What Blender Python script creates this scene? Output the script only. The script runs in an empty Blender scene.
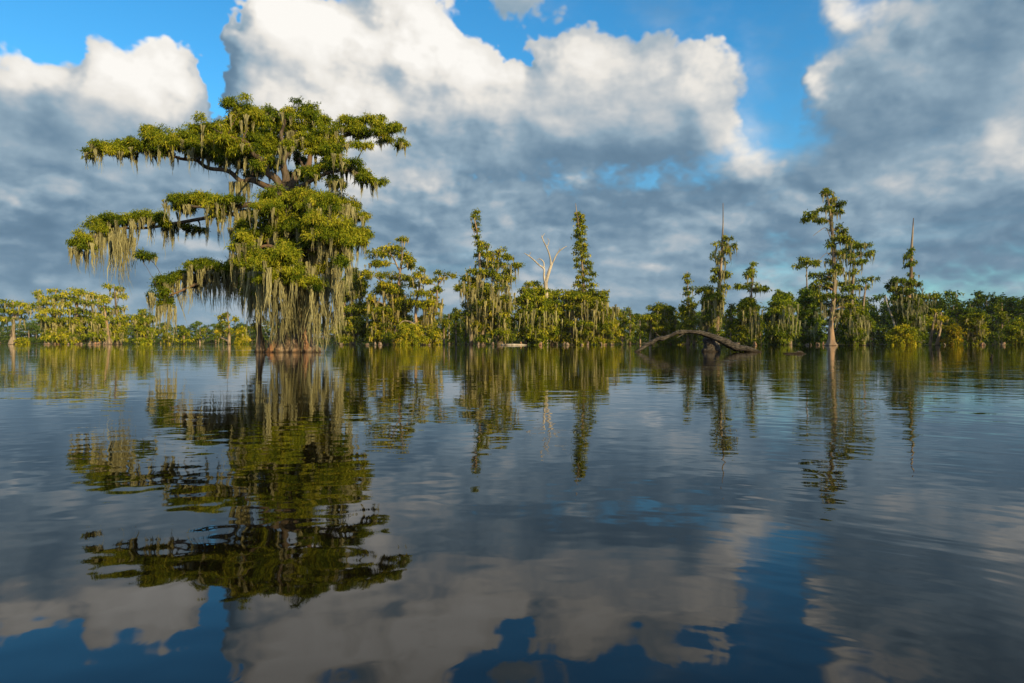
import bpy, math, random
import numpy as np
from math import radians as R, pi, sin, cos

# ------------------------------------------------------------------ basics
scene = bpy.context.scene
col = scene.collection
F = 1024 * 24.0 / 36.0          # focal length in pixels of the 24 mm lens
HZ = 342.6                      # image row of the horizon
CAM_H = 0.585                   # lens height above the water
SUN_EL, SUN_AZ = 17.0, 142.0    # degrees; azimuth clockwise from the view direction (+Y)

def at(px, py, d):
    """world point seen in direction (px,py) at distance d along +Y"""
    return np.array([(px - 512.0) / F * d, d, CAM_H + (HZ - py) / F * d])

cam_d = bpy.data.cameras.new('camera')
cam = bpy.data.objects.new('camera', cam_d)
col.objects.link(cam)
cam.location = (0, 0, CAM_H)
cam.rotation_euler = (R(90), 0, 0)
cam_d.lens = 24; cam_d.sensor_width = 36
cam_d.shift_y = (HZ - 341.5) / 1024.0
cam_d.clip_start = 0.05; cam_d.clip_end = 30000
scene.camera = cam
scene.view_settings.view_transform = 'Standard'
scene.view_settings.look = 'None'
scene.view_settings.gamma = 1
scene.view_settings.use_curve_mapping = False
scene.view_settings.exposure = 0.15
scene.cycles.max_bounces = 8
scene.cycles.transparent_max_bounces = 8
scene.cycles.diffuse_bounces = 3
scene.cycles.glossy_bounces = 3
scene.cycles.caustics_reflective = False
scene.cycles.caustics_refractive = False
scene.cycles.use_denoising = True
scene.cycles.volume_bounces = 0

sund = (sin(R(SUN_AZ)) * cos(R(SUN_EL)), cos(R(SUN_AZ)) * cos(R(SUN_EL)), sin(R(SUN_EL)))
sl = bpy.data.lights.new('sun', 'SUN')
sl.energy = 5.0; sl.angle = R(0.53); sl.color = (1.0, 0.79, 0.40)
so = bpy.data.objects.new('sun', sl); col.objects.link(so)
from mathutils import Vector
so.rotation_euler = Vector(sund).to_track_quat('Z', 'Y').to_euler()
so.location = (60, -60, 60)

# ------------------------------------------------------------------ node helper
class G:
    def __init__(s, nt): s.nt = nt
    def n(s, t, **k):
        nd = s.nt.nodes.new(t)
        for a, v in k.items(): setattr(nd, a, v)
        return nd
    def put(s, sock, v):
        if v is None: return
        if isinstance(v, bpy.types.NodeSocket): s.nt.links.new(v, sock)
        else: sock.default_value = v
    def m(s, op, a, b=None, c=None, clamp=False):
        nd = s.n('ShaderNodeMath', operation=op, use_clamp=clamp)
        s.put(nd.inputs[0], a); s.put(nd.inputs[1], b); s.put(nd.inputs[2], c)
        return nd.outputs[0]
    def v(s, op, a, b=None, out=0, scale=None):
        nd = s.n('ShaderNodeVectorMath', operation=op)
        s.put(nd.inputs[0], a); s.put(nd.inputs[1], b)
        if scale is not None: s.put(nd.inputs['Scale'], scale)
        return nd.outputs[out]
    def noise(s, vec, scale, detail=2, rough=.5, dist=0., out='Fac', typ='FBM', dims='3D'):
        nd = s.n('ShaderNodeTexNoise', noise_dimensions=dims, noise_type=typ)
        s.put(nd.inputs['Vector'], vec); s.put(nd.inputs['Scale'], scale)
        s.put(nd.inputs['Detail'], detail); s.put(nd.inputs['Roughness'], rough)
        s.put(nd.inputs['Distortion'], dist)
        return nd.outputs[out]
    def rng(s, x, a, b, c=0., d=1., mode='SMOOTHSTEP'):
        nd = s.n('ShaderNodeMapRange', interpolation_type=mode)
        s.put(nd.inputs['Value'], x)
        for k, q in zip(('From Min', 'From Max', 'To Min', 'To Max'), (a, b, c, d)): s.put(nd.inputs[k], q)
        return nd.outputs['Result']
    def mix(s, f, a, b, blend='MIX'):
        nd = s.n('ShaderNodeMix', data_type='RGBA', blend_type=blend)
        s.put(nd.inputs[0], f)
        s.put(nd.inputs[6], a); s.put(nd.inputs[7], b)
        return nd.outputs[2]
    def comb(s, x, y, z):
        nd = s.n('ShaderNodeCombineXYZ')
        s.put(nd.inputs[0], x); s.put(nd.inputs[1], y); s.put(nd.inputs[2], z)
        return nd.outputs[0]
    def sep(s, v_):
        nd = s.n('ShaderNodeSeparateXYZ'); s.put(nd.inputs[0], v_)
        return nd.outputs

def rgb(r, g, b): return (r, g, b, 1.0)
# ------------------------------------------------------------------ cloud banks: computed with numpy over the whole dome (azimuth x elevation)
AZN, ELN = 4096, 860           # elevation rows cover 0..EL_MAX
EL_MAX = R(70.0)
_rs = np.random.RandomState(11)
_az = (np.arange(AZN) + .5) / AZN * 2 * pi - pi
_el = (np.arange(ELN) + .5) / ELN * EL_MAX
def _bs(t):
    """cubic B-spline weights"""
    return np.stack([(1 - t) ** 3, 3 * t ** 3 - 6 * t ** 2 + 4, -3 * t ** 3 + 3 * t ** 2 + 3 * t + 1, t ** 3]) / 6.0
def _interp(G_, coord, axis):
    i = np.floor(coord).astype(int); w = _bs(coord - i).astype(np.float32); m = G_.shape[axis]; t = 0
    for k in range(4):
        wk = w[k][:, None] if axis == 0 else w[k][None, :]
        t = t + np.take(G_, (i + k) % m, axis=axis) * wk
    return t
def octave(n, aspect=1.0, flat=0.0):
    """lattice noise with n cells round the horizon; flat>0 squeezes it towards the horizon"""
    v = (_el + flat * np.log1p(_el / .10)) / (2 * pi) * n * aspect
    m = int(v[-1]) + 5
    g_ = _rs.randn(m, n).astype(np.float32)
    return _interp(_interp(g_, v, 0), (_az + pi) / (2 * pi) * n, 1) * 1.5
def fbm(n, octs, gain=.5, billow=False, aspect=1.0, flat=0.0, lac=2.0):
    t = 0; a = 1.; s = 0
    for k in range(octs):
        o = octave(int(n * lac ** k), aspect, flat)
        if billow: o = np.abs(o) * 1.6 - .8
        t = t + a * o; s += a * a; a *= gain
    return t / math.sqrt(s)
def lumps(A, E, table, px_):
    t = np.zeros_like(A)
    for (bx, by, rx, ry, w) in table:
        a, e = math.atan((bx - 512.0) / F), 0
        e = math.atan((HZ - by) / F * cos(a))
        sx = (rx / F) * cos(a) ** 2; sy = (ry / F) * cos(a)
        q = ((A - a) / sx) ** 2 + ((E - e) / sy) ** 2
        m = q < 9
        t[m] += w * np.exp(-q[m])
    return t
def sst(x, a, b):
    t = np.clip((x - a) / (b - a), 0, 1); return t * t * (3 - 2 * t)
def shift(a, dx, dy):
    a = np.roll(a, -dx, axis=1)
    return np.concatenate([a[dy:], np.repeat(a[-1:], dy, 0)]) if dy else a
def blur(a, r):
    for _ in range(2):
        c = np.cumsum(np.concatenate([a[:, -r:], a, a[:, :r]], 1, dtype=np.float64), 1)
        c = np.concatenate([np.zeros((len(a), 1)), c], 1)
        a = ((c[:, 2 * r + 1:] - c[:, :-2 * r - 1])[:, :AZN] / (2 * r + 1)).astype(np.float32)
        p = np.concatenate([np.repeat(a[:1], r, 0), a, np.repeat(a[-1:], r, 0)])
        c = np.concatenate([np.zeros((1, AZN)), np.cumsum(p, 0, dtype=np.float64)])
        a = ((c[2 * r + 1:] - c[:-2 * r - 1]) / (2 * r + 1)).astype(np.float32)
    return a

COVER = [  # px, py, rx, ry, weight: + cloud, - clear air
    (30, 88, 62, 34, 1.0), (100, 110, 75, 55, .8), (155, 72, 46, 42, 1.4), (118, 40, 20, 26, 1.0),(190, 85, 26, 30, .8),
    (20, 150, 90, 60, .8),(150,150,90,50,.6),
    (262, 60, 38, 50, 1.0), (305, 22, 46, 34, 1.3), (385, 60, 80, 50, 1.4), (450, 95, 62, 50, 1.2), (330, 120, 100, 60, 1.1),
    (502, 86, 26, 24, 1.0), (480, 140, 60, 40, .8),
    (590, 90, 56, 46, 1.4), (655, 90, 52, 44, 1.4), (705, 130, 50, 40, 1.0), (620, 150, 110, 50, .8), (560, 70, 26, 34, .9),
    (760, 168, 34, 24, 1.0), (728, 60, 10, 7, .9), (692, 60, 13, 12, .7),
    (830, 18, 40, 26, .9), (880, 60, 70, 50, 1.2), (1000, 50, 110, 90, 1.5), (860, 130, 64, 56, 1.0), (960, 170, 130, 60, 1.2), (826, 78, 18, 20, .9),
    (560, 10, 36, 9, .55), (484, 12, 30, 8, .4), (420, 8, 50, 12, .5), (665, 4, 36, 6, .4),
    (-160, 60, 160, 90, 1.2), (1250, 60, 200, 110, 1.3), (560, -280, 300, 120, .9), (1000, -220, 300, 150, 1.0), (100, -320, 200, 90, .8),
    (222, 80, 8, 34, -1.9), (60, 14, 80, 26, -1.0), (205, 10, 30, 22, -1.4), (180, 5, 60, 16, -.9), (236, 20, 16, 20, -1.0), (228, 130, 12, 26, -.6),
    (600, 12, 90, 16, -1.1), (505, 26, 34, 20, -1.1), (462, 12, 40, 14, -.6), (240, 22, 22, 30, -1.2), (226, 75, 13, 40, -1.4), (40, 22, 70, 20, -.8), (770, 60, 34, 52, -1.5), (722, 30, 34, 26, -1.0), (745, 26, 50, 36, -1.6), (790, 96, 16, 30, -.7), (764, 122, 14, 18, -.8), (520, 46, 12, 18, -1.1),
    (601, 170, 14, 9, -.55), (643, 183, 9, 7, -.45), (470, 172, 34, 8, -.8),
]
LIGHT = [
    (155, 65, 56, 42, .85), (60, 92, 70, 36, .5), (20, 60, 60, 30, .35),
    (335, 60, 96, 60, .78), (430, 78, 92, 66, .80), (300, 20, 60, 40, .6), (400, 160, 80, 24, .35),
    (580, 74, 62, 32, .50), (690, 80, 46, 46, .38), (640, 130, 90, 40, .28), (748, 158, 50, 30, .5), (560, 140, 40, 50, .15),
    (860, 12, 80, 26, .6), (824, 74, 20, 20, .6), (965, 148, 54, 22, .55), (1000, 90, 60, 34, .2),
    (565, 176, 15, 12, 1.1), (20, 196, 34, 14, .7), (60, 186, 60, 12, .2), (140, 165, 40, 30, .25),
    (238, 62, 16, 56, -.5), (100, 150, 120, 34, -.1), (620, 165, 130, 26, -.18), (880, 110, 100, 28, -.2), (940, 50, 60, 40, .12), (880, 50, 60, 30, .3), (520, 215, 200, 24, -.08), 
    (1250, 60, 200, 110, .4), (-160, 60, 160, 90, .4), (560, -280, 300, 120, .7), 
]
def _warp(a, wx, wy):
    j, i = np.meshgrid(np.arange(AZN), np.arange(ELN))
    return a[np.clip(i + wy * 5, 0, ELN - 1).astype(int), (j + wx * 10).astype(int) % AZN]
def clouds():
    A, E = np.meshgrid(_az.astype(np.float32), _el.astype(np.float32))
    wx = fbm(60, 6, .66, flat=.1); wy = fbm(60, 6, .66, flat=.1)
    lx = fbm(18, 2, .5); ly = fbm(18, 2, .5)
    A2 = A + wx * .019 + lx * .020; E2 = E + wy * .015 + ly * .013
    cov = lumps(A2, E2, COVER, None)
    bil = fbm(70, 5, .62, billow=True, flat=.12)
    soft = fbm(40, 7, .66, flat=.15, aspect=1.2)
    base = cov + .34 * bil + .26 * soft
    # outside the laid-out front the banks are random
    rnd = fbm(9, 4, .5, aspect=1.5, flat=.1)
    away = sst(np.abs(A), R(42), R(60))
    up = sst(E, R(34), R(50))
    k = np.maximum(away, up)
    base = base * (1 - k) + k * (.35 + .55 * rnd + .3 * bil + .2 * soft)
    # low broken deck
    deck = 1 - sst(E, R(11.0), R(15.5))
    dh = .8 * fbm(26, 7, .64, aspect=1.5, flat=.25) + .9 * fbm(54, 6, .64, billow=True, aspect=1.3, flat=.22)
    dh = _warp(dh, wx, wy)
    dh3 = blur(dh, 2)
    ds = .72 * dh + np.clip((dh3 - shift(dh3, 7, 5)) * .8, -.7, .7)
    hole = sst(fbm(26, 6, .58, aspect=2.6, flat=.3), .7, 2.2)
    d = base + deck * 1.3
    width = .42 + .60 * sst(A, R(14), R(22)) + .45 * np.exp(-((E - R(14)) / R(3)) ** 2) + .34 * sst(fbm(20, 4, .5), -1, 1.5)
    alpha = np.clip((d - .10) / width, 0, 1); alpha = alpha * alpha * (3 - 2 * alpha)
    alpha = alpha * (1 - .18 * hole * deck * sst(E, R(4), R(9)))
    wisp = sst(fbm(14, 8, .66, aspect=1.6, flat=.1), .2, 2.4) * .60
    alpha = np.maximum(alpha, wisp * (1 - up * .5))
    # self-shadowing: optical depth towards the sun (to the right, behind, a little above)
    th = np.clip(d - .1, 0, None) ; th = np.minimum(th, 1.9)
    tau = np.zeros_like(th)
    for st, w in ((2, .5), (5, .8), (9, 1.2), (15, 1.8), (24, 2.4), (36, 3.0)):
        tau += np.clip(shift(th, int(st), int(st * .8)) - th * .62, -.3, 2) * w
    T = np.exp(-np.clip(tau, 0, 9) * .28)
    # relief of the puffs
    hgt = .30 * bil + .34 * soft + .7 * np.minimum(cov, 1.4)
    b3, b10 = blur(hgt, 3), blur(hgt, 9)
    rel = np.clip((hgt - shift(hgt, 4, 3)) * .75, -.5, .5) + np.clip((b3 - shift(b3, 13, 10)) * 1.25, -.6, .6) + np.clip((b10 - shift(b10, 34, 26)) * .75, -.6, .6)
    L = lumps(A2, E2, LIGHT, None)
    L = L * (1 - k) + k * (.3 + .5 * rnd)
    dk = deck; Lc = np.clip(L, 0, 1.1)
    lit = .06 + .88 * Lc * (.60 + .40 * T) + np.minimum(L, 0) * .45 + rel * (.10 + .26 * np.clip(L, 0, 1)) + .05 * soft * (1 - dk * .5)
    lit += dk * (.135 * ds + .05 * soft) + .10 + dk * .10
    edge = 1 - sst(d, .12, .75)
    lit += edge * .28 * (1 - dk) * (.35 + np.clip(L, 0, 1))
    lit = .09 * np.log1p(np.exp(np.clip(lit / .09, -20, 20)))
    lit = np.clip(lit, 0, 1.15)
    lit = lit * .97 + .015
    xp = [-.05, .0, .16, .34, .55, .78, 1.15]
    cols = np.array([(.070, .125, .195), (.093, .168, .250), (.145, .235, .325), (.255, .355, .440), (.47, .505, .530), (.74, .715, .67), (.90, .875, .83)])
    C = np.stack([np.interp(lit, xp, cols[:, i]) for i in range(3)], -1).astype(np.float32)
    hz = (1 - sst(E, R(-1), R(7.0)))[..., None] * .65
    HC = np.array([.175, .290, .385], dtype=np.float32)
    C = C * (1 - hz) + HC * hz
    alpha = np.maximum(alpha, 1 - sst(E, R(0), R(6)))
    return C, alpha.astype(np.float32)
world = bpy.data.worlds.new('World'); scene.world = world; world.use_nodes = True
wt = world.node_tree; wt.nodes.clear(); g = G(wt)
_C, _a = clouds()
cloud_img = bpy.data.images.new('cloud_dome', AZN, ELN, alpha=True, float_buffer=True, is_data=True)
cloud_img.alpha_mode = 'CHANNEL_PACKED'
cloud_img.pixels.foreach_set(np.concatenate([_C, _a[..., None]], -1).astype(np.float32).ravel())
cloud_img.update(); cloud_img.pack()
del _C, _a
tc = g.n('ShaderNodeTexCoord'); D = tc.outputs['Generated']
x, y, z = g.sep(D)[:3]
el = g.m('ARCSINE', z)
u = g.m('MULTIPLY_ADD', g.m('ARCTAN2', x, y), 1 / (2 * pi), .5)
v_ = g.m('MINIMUM', g.m('MAXIMUM', g.m('MULTIPLY', g.m('MAXIMUM', el, 0.0), 1 / EL_MAX), .5 / ELN), 1 - .5 / ELN)
it = g.n('ShaderNodeTexImage', image=cloud_img, interpolation='Linear', extension='REPEAT')
g.put(it.inputs[0], g.comb(u, v_, 0.0))
sky = g.n('ShaderNodeTexSky', sky_type='NISHITA')
sky.sun_disc = False; sky.sun_elevation = R(SUN_EL); sky.sun_rotation = R(SUN_AZ)
sky.air_density = 1.0; sky.dust_density = .5; sky.ozone_density = 3.0
SKY_K = .10
hs = g.n('ShaderNodeHueSaturation'); g.put(hs.inputs['Color'], sky.outputs[0])
hs.inputs['Saturation'].default_value = 1.25; hs.inputs['Value'].default_value = 1.7
air = g.mix(1.0, hs.outputs[0], rgb(.74, 1.12, 1.08), 'MULTIPLY')
final = g.mix(it.outputs['Alpha'], air, g.v('SCALE', it.outputs['Color'], scale=1.0 / SKY_K))
bg = g.n('ShaderNodeBackground'); g.put(bg.inputs[0], final); bg.inputs[1].default_value = SKY_K
wo = g.n('ShaderNodeOutputWorld'); wt.links.new(bg.outputs[0], wo.inputs[0])
world.cycles.sampling_method = 'MANUAL'; world.cycles.sample_map_resolution = 512
# ------------------------------------------------------------------ mesh helpers
class MB:
    """collects quads, links them as ONE mesh object"""
    def __init__(s): s.v = []; s.f = []; s.n = 0; s.t = []
    def add(s, V, Q, tint=None):
        V = np.asarray(V, dtype=np.float32).reshape(-1, 3); Q = np.asarray(Q, dtype=np.int64).reshape(-1, 4)
        s.v.append(V); s.f.append(Q + s.n); s.n += len(V)
        if tint is None: tint = np.full(len(Q), .5, dtype=np.float32)
        s.t.append(np.asarray(tint, dtype=np.float32))
    def build(s, name, mat, parent=None, smooth=False):
        me = bpy.data.meshes.new(name)
        V = np.concatenate(s.v); Q = np.concatenate(s.f); T = np.concatenate(s.t)
        if parent is not None: V = V - np.array(parent['_o'], dtype=np.float32)
        me.vertices.add(len(V)); me.vertices.foreach_set('co', V.astype(np.float32).ravel())
        me.loops.add(len(Q) * 4); me.loops.foreach_set('vertex_index', Q.astype(np.int32).ravel())
        me.polygons.add(len(Q)); me.polygons.foreach_set('loop_start', np.arange(0, len(Q) * 4, 4, dtype=np.int32))
        at_ = me.attributes.new('tint', 'FLOAT', 'FACE'); at_.data.foreach_set('value', T)
        me.update(calc_edges=True)
        me.polygons.foreach_set('use_smooth', np.full(len(Q), smooth))
        me.materials.append(mat)
        o = bpy.data.objects.new(name, me); col.objects.link(o)
        if parent is not None: o.parent = parent
        return o

def tag(o, label=None, cat=None, group=None, kind=None):
    if label: o['label'] = label
    if cat: o['category'] = cat
    if group: o['group'] = group
    if kind: o['kind'] = kind
    return o

def empty(name, loc, label, cat, group=None):
    o = bpy.data.objects.new(name, None); col.objects.link(o)
    o.location = loc; o['_o'] = [float(c) for c in loc]
    o.empty_display_size = .2
    return tag(o, label, cat, group)

# ------------------------------------------------------------------ water
def material(name):
    m = bpy.data.materials.new(name); m.use_nodes = True
    t = m.node_tree; t.nodes.clear(); h = G(t)
    out = h.n('ShaderNodeOutputMaterial')
    return m, h, out

def mat_water():
    m, h, out = material('lake_water')
    geo = h.n('ShaderNodeNewGeometry'); P = geo.outputs['Position']
    x, y, z = h.sep(P)[:3]
    dist = h.v('LENGTH', P, out=1)
    # ripple heights in metres
    def wave(sc, rot, amp, detail=2, rough=.5, dist_=0.):
        mp = h.n('ShaderNodeMapping'); h.put(mp.inputs['Vector'], P)
        mp.inputs['Rotation'].default_value = (0, 0, R(rot)); mp.inputs['Scale'].default_value = (sc[0], sc[1], 1)
        return h.m('MULTIPLY', h.noise(mp.outputs[0], 1.0, detail, rough, dist_), amp)
    w = wave((.55, .80), 8, .0062, 2, .45)             # slow swell
    w = h.m('ADD', w, wave((1.7, 2.3), -14, .0024, 2, .5))
    near = h.rng(y, 2.0, 16.0, 1.0, .35)
    w = h.m('ADD', w, h.m('MULTIPLY', wave((5.0, 6.2), 12, .00150, 1, .5), near))
    # rings and wavelets spreading from the boat, strongest on the right
    qx, qy = h.m('SUBTRACT', x, .15), h.m('SUBTRACT', y, .7)
    rr = h.m('SQRT', h.m('ADD', h.m('MULTIPLY', qx, qx), h.m('MULTIPLY', qy, qy)))
    wob = h.noise(P, 1.1, 2, .5)
    lr = h.m('MULTIPLY', h.m('POWER', h.m('ADD', h.m('ADD', rr, h.m('MULTIPLY', wob, .35)), .2), .75), 10.5)
    th = h.m('MULTIPLY', h.m('ARCTAN2', qy, qx), 3.2)
    ring = h.noise(h.comb(lr, th, 0.0), 1.0, 2, .5)
    breeze = h.m('MULTIPLY', h.rng(h.m('DIVIDE', x, h.m('ADD', y, .3)), .05, .48, .10, 1.0), h.rng(h.noise(P, .55, 2, .5), .36, .6, .35, 1.0))
    amp = h.m('MULTIPLY', h.rng(rr, .5, 14.0, .0024, .0062, 'LINEAR'), h.rng(rr, 14, 45, 1.0, .0))
    w = h.m('ADD', w, h.m('MULTIPLY', h.m('MULTIPLY', ring, amp), breeze))
    # wind-ruffled bands far out
    paw = h.rng(h.noise(h.v('MULTIPLY', P, (.030, .13, 1)), 1.0, 3, .6), .50, .66)
    r2 = wave((2.2, 4.5), 0, .0075, 3, .6)
    w = h.m('ADD', w, h.m('MULTIPLY', r2, h.m('MULTIPLY', paw, h.rng(y, 9, 20))))
    bp = h.n('ShaderNodeBump'); bp.inputs['Strength'].default_value = 1.0; bp.inputs['Distance'].default_value = 1.0
    h.put(bp.inputs['Height'], w)
    pr = h.n('ShaderNodeBsdfPrincipled')
    pr.inputs['Base Color'].default_value = rgb(.0050, .0036, .0014)
    pr.inputs['Roughness'].default_value = .02
    pr.inputs['IOR'].default_value = 1.333
    h.put(pr.inputs['Normal'], bp.outputs[0])
    m.node_tree.links.new(pr.outputs[0], out.inputs[0])
    return m

def sheet(name, z, x0, x1, y0, y1, m):
    b = MB(); b.add([(x0, y0, z), (x1, y0, z), (x1, y1, z), (x0, y1, z)], [[0, 1, 2, 3]])
    o = b.build(name, m); tag(o, kind='structure'); return o
lake = sheet('lake_water', 0.0, -4000, 4000, -200, 4000, mat_water())
lake['label'] = 'dark rippled lake water reflecting clouds and cypress trees'
# ------------------------------------------------------------------ materials for plants and wood
def mat_leaf():
    m, h, out = material('cypress_needles')
    oi = h.n('ShaderNodeObjectInfo'); at_ = h.n('ShaderNodeAttribute', attribute_name='tint')
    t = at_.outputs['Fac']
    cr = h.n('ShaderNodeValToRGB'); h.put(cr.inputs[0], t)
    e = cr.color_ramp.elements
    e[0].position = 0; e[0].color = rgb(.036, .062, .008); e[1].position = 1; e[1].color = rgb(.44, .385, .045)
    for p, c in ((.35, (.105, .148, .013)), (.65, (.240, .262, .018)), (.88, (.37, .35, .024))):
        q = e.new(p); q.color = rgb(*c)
    c = h.mix(1.0, cr.outputs[0], oi.outputs['Color'], 'MULTIPLY')
    d = h.n('ShaderNodeBsdfDiffuse'); h.put(d.inputs[0], c)
    tr = h.n('ShaderNodeBsdfTranslucent'); h.put(tr.inputs[0], h.mix(1.0, c, rgb(1.3, 1.35, .55), 'MULTIPLY'))
    mx = h.n('ShaderNodeMixShader'); mx.inputs[0].default_value = .22
    m.node_tree.links.new(d.outputs[0], mx.inputs[1]); m.node_tree.links.new(tr.outputs[0], mx.inputs[2])
    m.node_tree.links.new(mx.outputs[0], out.inputs[0]); return m

def mat_moss():
    m, h, out = material('spanish_moss')
    oi = h.n('ShaderNodeObjectInfo'); at_ = h.n('ShaderNodeAttribute', attribute_name='tint')
    c = h.mix(at_.outputs['Fac'], rgb(.13, .122, .062), rgb(.50, .455, .235))
    c = h.mix(1.0, c, h.mix(.6, rgb(1, 1, 1), oi.outputs['Color']), 'MULTIPLY')
    d = h.n('ShaderNodeBsdfDiffuse'); h.put(d.inputs[0], c)
    tr = h.n('ShaderNodeBsdfTranslucent'); h.put(tr.inputs[0], c)
    mx = h.n('ShaderNodeMixShader'); mx.inputs[0].default_value = .25
    m.node_tree.links.new(d.outputs[0], mx.inputs[1]); m.node_tree.links.new(tr.outputs[0], mx.inputs[2])
    m.node_tree.links.new(mx.outputs[0], out.inputs[0]); return m

def mat_bark(name, dark, pale, red, fz=(3.0, 3.0, .45), bump=.02, wet=.35):
    m, h, out = material(name)
    geo = h.n('ShaderNodeNewGeometry'); P = geo.outputs['Position']; z = h.sep(P)[2]
    s = h.noise(h.v('MULTIPLY', P, fz), 1.0, 6, .65, .5)
    s2 = h.noise(h.v('MULTIPLY', P, (fz[0] * .25, fz[1] * .25, fz[2] * .8)), 1.0, 4, .6)
    c = h.mix(h.rng(s, .36, .66), rgb(*dark), rgb(*pale))
    c = h.mix(h.m('MULTIPLY', h.rng(s2, .48, .66), .8), c, rgb(*red))
    # wet dark foot above the waterline
    c = h.mix(h.m('MULTIPLY', h.rng(h.m('ADD', z, h.m('MULTIPLY', s, .15)), .10, .26, 1, 0), wet * 2), c, rgb(.02, .014, .010))
    p = h.n('ShaderNodeBsdfPrincipled'); h.put(p.inputs['Base Color'], c)
    p.inputs['Roughness'].default_value = .85; p.inputs['Specular IOR Level'].default_value = .2
    b = h.n('ShaderNodeBump'); b.inputs['Distance'].default_value = bump; b.inputs['Strength'].default_value = 1.0
    h.put(b.inputs['Height'], s); h.put(p.inputs['Normal'], b.outputs[0])
    m.node_tree.links.new(p.outputs[0], out.inputs[0]); return m

LEAF, MOSS = mat_leaf(), mat_moss()
BARK = mat_bark('cypress_bark', (.075, .05, .034), (.32, .235, .165), (.36, .17, .08), bump=.05)
BARK_FAR = mat_bark('weathered_cypress_bark', (.10, .075, .055), (.40, .31, .22), (.40, .24, .14), (1.2, 1.2, .2), .08)
BARK_LIMB = mat_bark('limb_bark', (.045, .033, .024), (.16, .12, .088), (.20, .115, .06), bump=.04)
DEADWOOD = mat_bark('bleached_deadwood', (.28, .235, .19), (.60, .52, .43), (.50, .40, .30), (2.0, 2.0, .3), .03, 0)
DRIFT = mat_bark('waterlogged_driftwood', (.014, .012, .010), (.125, .105, .090), (.045, .035, .028), (5.0, 14.0, 14.0), .02, .45)

# ------------------------------------------------------------------ shapes
rs = np.random.RandomState(5)

def norm(a): return a / np.maximum(np.linalg.norm(a, axis=-1, keepdims=True), 1e-9)

def spline(pts, n):
    """Catmull-Rom through the points"""
    P = np.asarray(pts, float)
    if len(P) == 2: return P[0] + (P[1] - P[0]) * np.linspace(0, 1, n)[:, None]
    Q = np.vstack([2 * P[0] - P[1], P, 2 * P[-1] - P[-2]])
    t = np.linspace(0, len(P) - 1 - 1e-6, n); i = t.astype(int); f = (t - i)[:, None]
    a, b, c, d = Q[i], Q[i + 1], Q[i + 2], Q[i + 3]
    return .5 * (2 * b + (c - a) * f + (2 * a - 5 * b + 4 * c - d) * f ** 2 + (3 * b - a - 3 * c + d) * f ** 3)

def tube(mb, pts, rad, sides=8, flute=None, rough=0.0):
    P = np.asarray(pts, float); n = len(P); rad = np.asarray(rad, float)
    T = norm(np.gradient(P, axis=0))
    ref = np.array([0.13, .97, .2]) if abs(T[0][2]) > .7 else np.array([0, 0.2, 1.0])
    U = norm(np.cross(T, ref)); W = np.cross(T, U)
    th = np.linspace(0, 2 * pi, sides, endpoint=False)
    r = np.repeat(rad[:, None], sides, 1)
    if flute is not None:
        amp, k, ph = flute
        r = r * (1 + np.asarray(amp)[:, None] * (np.abs(np.cos(th * k / 2 + ph)) ** .8 - .75 + .16 * np.sin(th * 2 + ph * 3)))
    if rough: r = r * (1 + rough * rs.randn(n, sides))
    V = P[:, None] + r[..., None] * (np.cos(th)[None, :, None] * U[:, None] + np.sin(th)[None, :, None] * W[:, None])
    q = []
    j = np.arange(sides); j2 = (j + 1) % sides
    for i in range(n - 1):
        q.append(np.stack([i * sides + j, i * sides + j2, (i + 1) * sides + j2, (i + 1) * sides + j], 1))
    # close both ends with quads to a centre ring of nearly no size
    V = V.reshape(-1, 3)
    for ring, c in ((0, P[0]), (n - 1, P[-1])):
        k0 = len(V); V = np.vstack([V, c[None] + (V[ring * sides:(ring + 1) * sides] - c) * .02])
        a = ring * sides
        o = [a + j, k0 + j, k0 + j2, a + j2] if ring == 0 else [a + j, a + j2, k0 + j2, k0 + j]
        q.append(np.stack(o, 1))
    mb.add(V, np.concatenate(q))

def leaves(mb, C, O, size, wid, k, spread, droop, tint, jit=.14):
    """k leaf sprays round every tuft centre C, growing outwards along O"""
    n = len(C)
    c = np.repeat(C, k, 0) + rs.randn(n * k, 3) * spread * np.array([1, 1, .65])
    o = np.repeat(O, k, 0)
    dn = rs.rand(n * k) < droop
    d = norm(o * .55 + rs.randn(n * k, 3) * .62 + np.array([0, 0, 1.0]) * np.where(dn, -1.25, .25)[:, None])
    L = size * rs.uniform(.55, 1.25, n * k)[:, None] * np.where(dn, 1.3, .9)[:, None]; W = wid * rs.uniform(.6, 1.2, n * k)[:, None]
    s = norm(np.cross(d, rs.randn(n * k, 3)))
    tip = c + d * L + np.array([0, 0, -.12]) * L
    mid = c + d * L * .45
    V = np.stack([c, mid + s * W * .5, tip, mid - s * W * .5], 1).reshape(-1, 3)
    t = np.clip(np.repeat(tint, k) + rs.randn(n * k) * jit, 0, 1)
    mb.add(V, np.arange(n * k * 4).reshape(-1, 4), t)

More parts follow.
